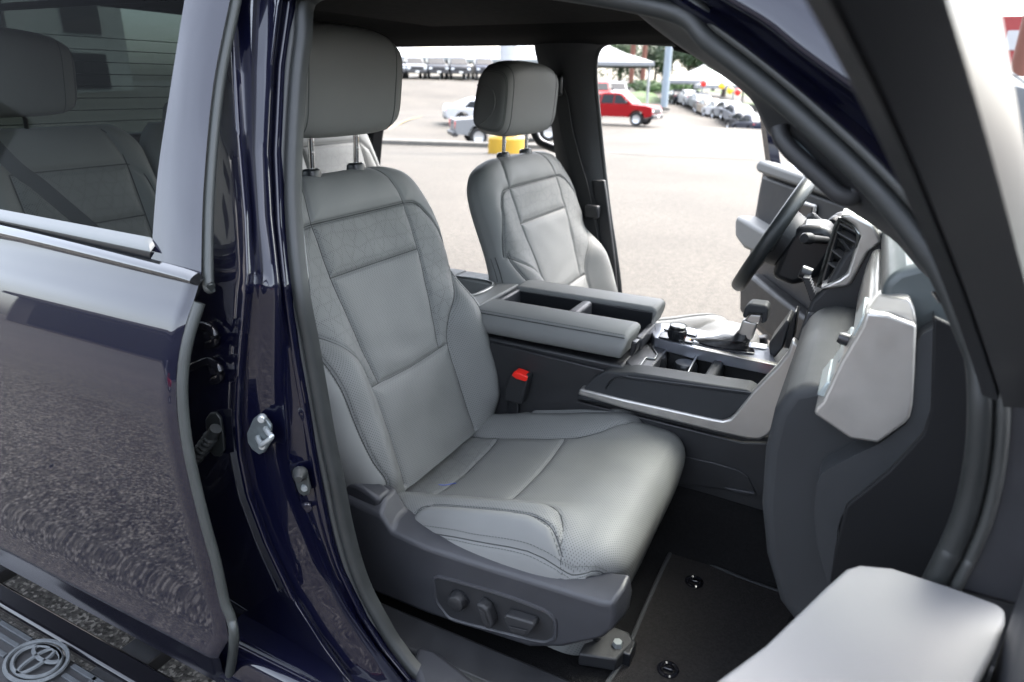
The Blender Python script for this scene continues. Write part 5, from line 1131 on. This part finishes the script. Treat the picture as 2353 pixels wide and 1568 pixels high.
# ------------------------------------------------------------------ vehicles in the background
tyre = mat('tyre', (.012, .012, .012), .8); rimm = mat('alloy', (.55, .56, .57), .3, metal=.8); wglass = mat('car_window', (.004, .005, .006), .15, spec=.25)
headl = mat('headlamp', (.75, .78, .8), .12, coat=1); taill = mat('tail_lamp', (.55, .012, .01), .2, coat=1); blkb = mat('bumper_black', (.02, .02, .022), .5); platem = mat('plate_white', (.75, .75, .72), .5)
PROTO = {}
def arch(cx_, r, z0, n=9): return [(cx_+r*math.cos(t), z0+r*math.sin(t)) for t in np.linspace(math.pi-.12, .12, n)]
def vehicle(kind):
    r = empty('vehicle_proto')
    if kind == 'pickup':
        W, wr, wx, wz = .94, .40, (-1.62, 1.68), .40
        low_ = [(-2.62, .58), (-2.2, .52)]+arch(-1.62, .50, .42)+[(-.9, .50), (.95, .50)]+arch(1.68, .50, .42)+[(2.35, .50), (2.62, .60), (2.66, .92), (2.58, 1.08), (2.3, 1.16), (1.38, 1.22), (-.82, 1.22), (-.84, 1.20), (-2.62, 1.20), (-2.66, .9)]
        cab = [(-.82, 1.20), (1.42, 1.20), (.58, 1.83), (.35, 1.87), (-.45, 1.87), (-.68, 1.82)]
        wins = [[(-.66, 1.26), (.14, 1.26), (.14, 1.76), (-.55, 1.76)], [(.22, 1.26), (1.12, 1.26), (.56, 1.74), (.22, 1.76)]]
    else:
        W, wr, wx, wz = .89, .33, (-1.36, 1.40), .33
        low_ = [(-2.28, .42), (-2.05, .30)]+arch(-1.36, .40, .33)+[(-.85, .24), (.9, .24)]+arch(1.40, .40, .33)+[(2.0, .26), (2.30, .40), (2.33, .60), (2.15, .78), (1.15, .92), (-1.5, 1.0), (-2.22, 1.0), (-2.32, .75)]
        cab = [(-1.75, .98), (1.25, .90), (.38, 1.38), (.05, 1.45), (-.65, 1.44), (-1.0, 1.36)]
        wins = [[(-1.25, 1.0), (-.32, .99), (-.32, 1.34), (-.92, 1.32)], [(-.22, .99), (.85, .97), (.30, 1.32), (-.22, 1.35)]]
    prism('body', [(a, -W, b) for a, b in low_], (0, 2*W, 0), MATS['car_white'], r, .07, 3)
    # tapered cabin
    zb, zt = cab[0][1], max(b for _, b in cab); n_ = len(cab); V = []
    for s in (-1, 1):
        for a, b in cab: V.append((a, s*(W-.06-(b-zb)/(zt-zb)*.17), b))
    F = [tuple(range(n_)), tuple(range(n_, 2*n_))]+[(i, (i+1) % n_, n_+(i+1) % n_, n_+i) for i in range(n_)]
    mk('cabin', V, F, MATS['car_white'], r, bevel=.05, seg=3, auto=30)
    for s in (-1, 1):
        for w_ in wins:
            P_ = [np.array([a, s*(W-.052-(b-zb)/(zt-zb)*.17), b]) for a, b in w_]; prism('side_window', P_, (0, s*.012, 0), wglass, r, .004)
        for i, xx in enumerate(wx):
            wh = lathe('wheel', [(wr*.62, -.11), (wr*.93, -.11), (wr, -.07), (wr, .07), (wr*.93, .11), (wr*.62, .11)], tyre, r, axis=(0, s, 0), org=(xx, s*(W-.12), wz), k=28)
            lathe('rim', [(0, .07), (wr*.15, .08), (wr*.18, .05), (wr*.55, .07), (wr*.62, .108), (wr*.62, -.1)], rimm, wh, axis=(0, s, 0), org=(xx, s*(W-.12), wz), k=12)
        xb, zf = (2.63, .86) if kind == 'pickup' else (2.20, .66)
        box('headlight', (xb-.16, s*(W-.22)-.17, zf-.08), (xb+.035, s*(W-.22)+.17, zf+.08), headl, r, .03, 3)
        xr, zr = (-2.64, 1.0) if kind == 'pickup' else (-2.25, .80)
        box('tail_light', (xr-.03, s*(W-.10)-.09, zr-.17 if kind == 'pickup' else zr-.08), (xr+.10, s*(W-.10)+.09, zr+.15 if kind == 'pickup' else zr+.08), taill, r, .02)
        box('side_mirror', (.95 if kind == 'pickup' else .72, s*(W+.09)-.09, 1.27 if kind == 'pickup' else 1.0), (1.07 if kind == 'pickup' else .86, s*(W+.09)+.09, 1.46 if kind == 'pickup' else 1.12), blkb, r, .03)
    # screens front and rear
    def screen(i, j, nm):
        (a0, b0), (a1, b1) = cab[i], cab[j]; P_ = []
        for a, b, t in ((a0, b0, .12), (a1, b1, .1)):
            aa, bb = (a0+(a1-a0)*t, b0+(b1-b0)*t) if (a, b) == (a0, b0) else (a1+(a0-a1)*t, b1+(b0-b1)*t); hw = W-.15-(bb-zb)/(zt-zb)*.17; P_ += [(aa, -hw, bb), (aa, hw, bb)] if not P_ else [(aa, hw, bb), (aa, -hw, bb)]
        d = np.array([1. if nm == 'windscreen' else -1., 0, .6])*.02; prism(nm, P_, d, wglass, r, .004)
    screen(1, 2, 'windscreen'); screen(0, 5, 'rear_screen')
    if kind == 'pickup':
        box('grille', (2.55, -.62, .72), (2.69, .62, 1.02), blkb, r, .04); box('front_bumper', (2.45, -.93, .42), (2.76, .93, .68), blkb, r, .06, 3); box('rear_bumper', (-2.80, -.92, .48), (-2.55, .92, .68), blkb, r, .04, 3)
        box('bed_liner', (-2.55, -.80, 1.15), (-.90, .80, 1.206), blkb, r, .01); box('plate', (2.755, -.16, .50), (2.775, .16, .64), platem, r, .004); box('tailgate_handle', (-2.70, -.12, 1.02), (-2.655, .12, 1.09), blkb, r, .01)
    else:
        box('grille', (2.2, -.45, .40), (2.335, .45, .58), blkb, r, .03); box('plate', (-2.345, -.16, .66), (-2.325, .16, .78), platem, r, .004); box('rear_diffuser', (-2.33, -.6, .32), (-2.2, .6, .44), blkb, r, .03)
    return r
def cpaint(name, c, fl=.0): return mat('car_'+name, c, .5, coat=.12, coat_rough=.1, spec=.12)
for nm, c in (('white', (.40, .405, .41)), ('red', (.22, .004, .006)), ('silver', (.17, .175, .18)), ('dark', (.02, .022, .027)), ('grey', (.12, .125, .135)), ('beige', (.25, .21, .165)), ('blue', (.012, .016, .03))): cpaint(nm, c)
def place_vehicle(kind, color, xy, rz, name, label, cat, group=None, sc_=1.):
    if kind not in PROTO: PROTO[kind] = vehicle(kind); r = PROTO[kind]
    else: r = copy_tree(PROTO[kind])
    r.name = name; z = gz(*xy); r.location = (xy[0], xy[1], z); e = 1.2
    fx = np.array([math.cos(rz), math.sin(rz)]); p = math.atan2(gz(*(xy+fx*e))-gz(*(xy-fx*e)), 2*e); lx = np.array([-fx[1], fx[0]]); rl = math.atan2(gz(*(xy+lx*.8))-gz(*(xy-lx*.8)), 1.6)
    r.rotation_euler = (rl, -p, rz); r.scale = (sc_,)*3
    for ch in r.children:
        if ch.name.split('.')[0] in ('body', 'cabin'):
            ch.material_slots[0].link = 'OBJECT'; ch.material_slots[0].material = MATS['car_'+color]
    if 'group' in r: del r['group']
    tag(r, label, cat, group); return r
red = place_vehicle('pickup', 'red', bpos(1416, 45.0), math.radians(-2), 'pickup_truck_red', 'bright red pickup truck standing side on in the car park', 'truck')
red.name = 'pickup_truck'
o = place_vehicle('pickup', 'silver', bpos(1172, 33.5), math.radians(40), 'pickup_truck', 'silver pickup truck seen from behind, just past the white post', 'truck')
o = place_vehicle('sedan', 'white', bpos(1112, 41), math.radians(38), 'car', 'white car beyond the tailgate of the silver pickup', 'car')
for px, c, lab in ((906, 'grey', 'grey pickup truck facing us on the grass bank, leftmost of its row'), (953, 'silver', 'silver pickup truck facing us on the grass bank, second from left in its row'), (1002, 'dark', 'dark pickup truck facing us on the grass bank, third from left in its row'), (1052, 'dark', 'black pickup truck facing us on the grass bank, fourth from left in its row'), (1110, 'blue', 'navy pickup truck facing us on the grass bank, rightmost of its row')):
    d = bdir(px); place_vehicle('pickup', c, bpos(px, 70), math.atan2(-d[1], -d[0])+.12, 'pickup_truck', lab, 'truck', 'pickup trucks in a row on the bank')
place_vehicle('pickup', 'white', bpos(1414, 60), math.radians(-70), 'pickup_truck', 'white pickup truck facing us behind the red pickup', 'truck')
place_vehicle('pickup', 'red', bpos(1378, 58), math.radians(-75), 'pickup_truck', 'second red pickup, half hidden by the door pillar, beside the white one', 'truck')
row = [('dark', 'dark car at the far end of the parked row'), ('white', 'white car second from the far end of the parked row'), ('silver', 'silver car third from the far end of the parked row'), ('beige', 'beige car in the middle of the parked row, between silver and white cars'), ('white', 'white car fifth from the far end of the parked row'), ('silver', 'pale silver car sixth from the far end of the parked row'), ('grey', 'grey car third from the near end of the parked row'), ('dark', 'black car second from the near end of the parked row'), ('blue', 'dark blue car at the near end of the parked row')]
for i, (c, lab) in enumerate(row):
    t = i/8; px = 1556+(1741-1556)*t**.92; D = 80-26*t; place_vehicle('sedan', c, bpos(px, D), math.radians(118), 'car', lab, 'car', 'cars in the parked row', 1.02)
wv = place_vehicle('pickup', 'silver', bpos(2440, 9.0), math.radians(75), 'pickup_truck', 'silver pickup parked beyond the bonnet, seen past the open door frame', 'truck')
place_vehicle('sedan', 'red', np.array([-3.2, -16.]), math.radians(8), 'car', 'red car parked behind the photographer, mirrored in the rear door', 'car')
place_vehicle('pickup', 'grey', np.array([-9.5, -17.]), math.radians(4), 'pickup_truck', 'grey pickup parked behind the photographer, mirrored in the rear door', 'truck')

# ------------------------------------------------------------------ posts, canopies, trees, building
whitem = mat('white_steel', (.36, .365, .37), .5, noise=.05, nscale=2); canv = mat('canvas', (.20, .205, .21), .7, noise=.04, nscale=1)
cp_ = bpos(1166, 21.5); cz_ = gz(*cp_); shp = empty('shade_canopy_post', (cp_[0], cp_[1], cz_)); tag(shp, 'thick white canopy post with a yellow painted foot, beside the kerb', 'post')
lathe('column', [(.24, 0), (.24, 3.6)], whitem, shp, axis=(0, 0, 1), org=(cp_[0], cp_[1], cz_), k=24)
lathe('yellow_base', [(0, .52), (.50, .52), (.56, .46), (.58, 0)], mat('safety_yellow', (.36, .21, .006), .6, noise=.1, nscale=4), shp, axis=(0, 0, 1), org=(cp_[0], cp_[1], cz_), k=28)
lathe('base_flange', [(.26, 1.05), (.34, .95), (.40, .63)], whitem, shp, axis=(0, 0, 1), org=(cp_[0], cp_[1], cz_), k=24)
b0_ = np.array([*bpos(780, 24), 0]); b0_[2] = 1.73+106/1569*24; b1_ = np.array([*bpos(1330, 21.), 0]); b1_[2] = 1.73+84/1569*21
sweep('beam', [b0_, b1_], circ(.13, 14), whitem, shp, ref=(0, 0, 1)); sweep('beam', [b0_+np.array([1.5, 4, .7]), b1_+np.array([1.5, 4, .7])], circ(.13, 12), whitem, shp, ref=(0, 0, 1))
lp_ = bpos(1527, 62); lz = gz(*lp_); lam = empty('light_pole', (lp_[0], lp_[1], lz)); tag(lam, 'tall pale blue steel pole at the head of the parked row', 'pole')
lathe('shaft', [(.30, 0), (.28, 9.0), (0, 9.0)], mat('pale_blue_steel', (.20, .24, .27), .5, noise=.05, nscale=2), lam, axis=(0, 0, 1), org=(lp_[0], lp_[1], lz), k=20)
lathe('foot', [(.5, .0), (.5, .25), (.32, .3)], kerbm, lam, axis=(0, 0, 1), org=(lp_[0], lp_[1], lz), k=20)
def canopy(px, D, peak_py, eave_py, half, label, rot=.3, flat=.4):
    p = bpos(px, D); g = gz(*p); zp = 1.73+(195-peak_py)/1569*D; ze = 1.73+(195-eave_py)/1569*D; c = empty('shade_canopy', (p[0], p[1], g)); tag(c, label, 'canopy', 'white shade canopies')
    V = []; F = []; n1 = 14
    for i in range(n1+1):
        t = i/n1
        for j in range(32):
            a = 2*math.pi*j/32+rot; sq = 1/max(abs(math.cos(a-rot)), abs(math.sin(a-rot))); r_ = half*t*(1+(sq-1)*min(1, t*1.5))
            V.append((p[0]+r_*math.cos(a), p[1]+r_*math.sin(a), zp+(ze-zp)*(t**.75)+(.10 if 0 else 0)))
    for i in range(n1):
        for j in range(32): F.append((i*32+j, i*32+(j+1) % 32, (i+1)*32+(j+1) % 32, (i+1)*32+j))
    b = len(V)
    for j in range(32): q = V[n1*32+j]; V.append((q[0], q[1], q[2]-.35))
    for j in range(32): F.append((n1*32+j, n1*32+(j+1) % 32, b+(j+1) % 32, b+j))
    mk('canvas_roof', V, F, canv, c, auto=50)
    for j in range(4):
        a = rot+math.pi/4+j*math.pi/2; x_, y_ = p[0]+half*1.30*math.cos(a), p[1]+half*1.30*math.sin(a); tube('post', [(x_, y_, gz(x_, y_)-.1), (x_, y_, ze-.1)], .09, whitem, c, k=10)
    return c
canopy(1382, 78, 108, 150, 5.2, 'white peaked canopy above the red pickup, behind the far pillar')
canopy(1608, 84, 150, 182, 4.4, 'white peaked canopy over the parked row beside the pale blue pole')
canopy(1700, 78, 158, 190, 4.6, 'white canopy partly hidden by the windscreen pillar')
canopy(1060, 96, 112, 146, 7.0, 'wide white canopy behind the dark pickups on the bank')
canopy(940, 104, 118, 146, 7.0, 'white canopy at the far left behind the pickups on the bank')
canopy(1200, 92, 108, 148, 6.5, 'white canopy directly behind the white post')
# coloured balls strung by the parked row
lan = [(1613, 187, 'red', 'red ball hanging under the canopy, leftmost of the string'), (1655, 191, 'yellow', 'larger yellow ball, second on the string'), (1675, 200, 'yellow', 'smaller yellow ball, third on the string'), (1693, 203, 'red', 'red ball, rightmost of the string')]
for px, py, c, lab in lan:
    D = 62; p = bpos(px, D); z = 1.73+(195-py)/1569*D; r_ = .26
    o = empty('hanging_ball', (p[0], p[1], z)); tag(o, lab, 'ball', 'balls strung by the parked row')
    lathe('ball', [(0, -r_*1.1), (.10, -r_), (.2, -r_*.7), (r_, -.02), (.23, .13), (.13, .24), (.03, .29), (0, .30)], mat('ball_'+c, (.75, .03, .02) if c == 'red' else (.85, .55, .03), .4), o, axis=(0, 0, 1), org=(p[0], p[1], z), k=16)
    tube('cord', [(p[0], p[1], z+.28), (p[0], p[1], z+1.1)], .015, blackp, o, k=5)
def tree(px, D, h, rr, label, nleaf=3500, col='leaf_a'):
    p = bpos(px, D); g = gz(*p); t = empty('tree', (p[0], p[1], g-.1)); tag(t, label, 'tree', 'trees beyond the car park')
    tube('trunk', smoothpath([np.array([p[0], p[1], g-.2]), np.array([p[0]+.1, p[1], g+h*.3]), np.array([p[0]-.1, p[1]+.2, g+h*.7])], 14), .32, mat('bark', (.08, .06, .045), .9, noise=.3, nscale=3), t, k=9, scale=list(np.linspace(1, .45, 15)[:15]))
    for q in range(5):
        a = q*1.26; tube('limb', [(p[0], p[1], g+h*(.35+.05*q)), (p[0]+rr*.6*math.cos(a), p[1]+rr*.6*math.sin(a), g+h*(.55+.06*q))], .12, mat('bark'), t, k=6)
    V = []; F = []; cl = [(rng.normal(0, .45, 3)*np.array([rr, rr, h*.30])+np.array([p[0], p[1], g+h*.66]), rng.uniform(.22, .42)*rr) for _ in range(26)]
    for i in range(nleaf):
        c, s = cl[rng.integers(len(cl))]; d = rng.normal(0, 1, 3); d /= np.linalg.norm(d); q = c+d*s*rng.uniform(.55, 1.05); w_ = rng.uniform(.14, .30); a = rng.normal(0, 1, 3); a /= np.linalg.norm(a); b = np.cross(a, d); b /= np.linalg.norm(b)+1e-9
        k0 = len(V); V += [q-a*w_, q+b*w_*.6, q+a*w_, q-b*w_*.6]; F.append((k0, k0+1, k0+2, k0+3))
    cr_ = mk('crown', V, F, mat(col, (.02, .04, .013) if col == 'leaf_a' else (.03, .055, .016), .7, noise=.5, nscale=.5), t, smooth=False)
for px, D, h, rr, lab, c in ((1420, 128, 8.5, 5, 'leafy tree behind the first canopy, left of two red posts', 'leaf_b'), (1500, 132, 8.5, 5, 'dark leafy tree just left of the pale blue pole', 'leaf_a'), (1575, 120, 8, 5, 'dark leafy tree just right of the pale blue pole', 'leaf_a'), (1635, 124, 7.5, 4.5, 'dark leafy tree above the second canopy', 'leaf_a'), (1660, 92, 5, 2.2, 'small tree beyond the parked row', 'leaf_b')): tree(px, D, h, rr, lab, 6000, c)
for px, D in ((1500, 92), (1478, 95), (1560, 96)):
    p = bpos(px, D); g = gz(*p); V = []; F = []
    for i in range(900):
        d = rng.normal(0, 1, 3); d /= np.linalg.norm(d); d[2] = abs(d[2]); q = np.array([p[0], p[1], g])+d*np.array([2.6, 1.6, 1.1])*rng.uniform(.6, 1.05); w_ = rng.uniform(.10, .22); a = rng.normal(0, 1, 3); a /= np.linalg.norm(a); b = np.cross(a, d); b /= np.linalg.norm(b)+1e-9
        k0 = len(V); V += [q-a*w_, q+b*w_*.6, q+a*w_, q-b*w_*.6]; F.append((k0, k0+1, k0+2, k0+3))
    o = mk('shrub', V, F, mat('leaf_c', (.03, .065, .012), .7, noise=.4, nscale=.6), None, smooth=False, rel=(p[0], p[1], g)); o.location = (p[0], p[1], g)
    tag(o, {1500: 'low green shrub on the grass left of the pale blue pole', 1478: 'low green shrub furthest left on the grass bank', 1560: 'low green shrub behind the parked row'}[px], 'shrub', 'shrubs on the grass')
for px, lab in ((1447, 'left one of two tall rust red posts among the trees'), (1473, 'right one of two tall rust red posts among the trees')):
    p = bpos(px, 110); g = gz(*p); o = lathe('sign_post', [(.35, 0), (.35, 14), (0, 14)], mat('rust_red', (.12, .04, .024), .7), None, axis=(0, 0, 1), org=(0, 0, 0), k=14); o.location = (p[0], p[1], g); tag(o, lab, 'post', 'rust red posts')
pp_ = bpos(2325, 17); o = lathe('sign_post', [(.16, 0), (.16, 7), (0, 7)], MATS['rust_red'], None, axis=(0, 0, 1), org=(0, 0, 0), k=14); o.location = (pp_[0], pp_[1], gz(*pp_)); tag(o, 'rust red sign post near the top right corner, past the door frame', 'post')
for k_, (px_, D_, z0_, col_, lab_) in enumerate(((2349, 20, 1.9, (.22, .02, .02), 'red sign board at the right edge, past the door frame'), (2290, 26, 2.2, (.10, .12, .12), 'grey sign board at the upper right, past the door frame'))):
    p = bpos(px_, D_); so_ = empty('sign_board', (p[0], p[1], gz(*p))); tag(so_, lab_, 'sign', 'sign boards past the door')
    box('board', (p[0]-.9, p[1]-.05, z0_), (p[0]+.9, p[1]+.05, z0_+1.4), mat('sign_face_%d' % k_, col_, .5), so_, .02)
    box('panel', (p[0]-.6, p[1]-.07, z0_+.7), (p[0]+.6, p[1]-.052, z0_+1.1), whitem, so_, .005)
    for d_ in (-.7, .7): tube('leg', [(p[0]+d_, p[1], 0), (p[0]+d_, p[1], z0_)], .05, whitem, so_, k=8)
# showroom behind the photographer, reflected in the paintwork
sh = empty('showroom', (-10, -34, 0)); tag(sh, 'long low showroom with dark windows behind the photographer, mirrored in the paint', 'building')
box('wall', (-60, -46, 0), (40, -34, 6.2), mat('stucco', (.05, .048, .05), .8, noise=.1, nscale=2), sh, .05); box('roof', (-61, -47, 6.2), (41, -33.2, 6.9), mat('fascia', (.05, .05, .055), .7), sh, .05)
for k in range(12): box('window', (-57+k*8, -33.98, .5), (-49.1+k*8, -33.9, 5.6), wglass, sh, .02)
# office block far behind the rear window
ob = empty('office_block', (-60, 6, 0)); tag(ob, 'pale office building seen dimly through the rear window', 'building')
box('wall', (-75, -26, -1), (-55, 38, 17), mat('pale_stucco', (.25, .245, .23), .8, noise=.08, nscale=1), ob, .05); box('roof', (-75.5, -26.5, 17), (-54.5, 38.5, 17.6), mat('fascia'), ob, .05)
for k in range(9):
    for j in range(2): box('window', (-55.0, -23+k*7, 1+j*4), (-54.9, -20+k*7, 3.6+j*4), wglass, ob, .02)
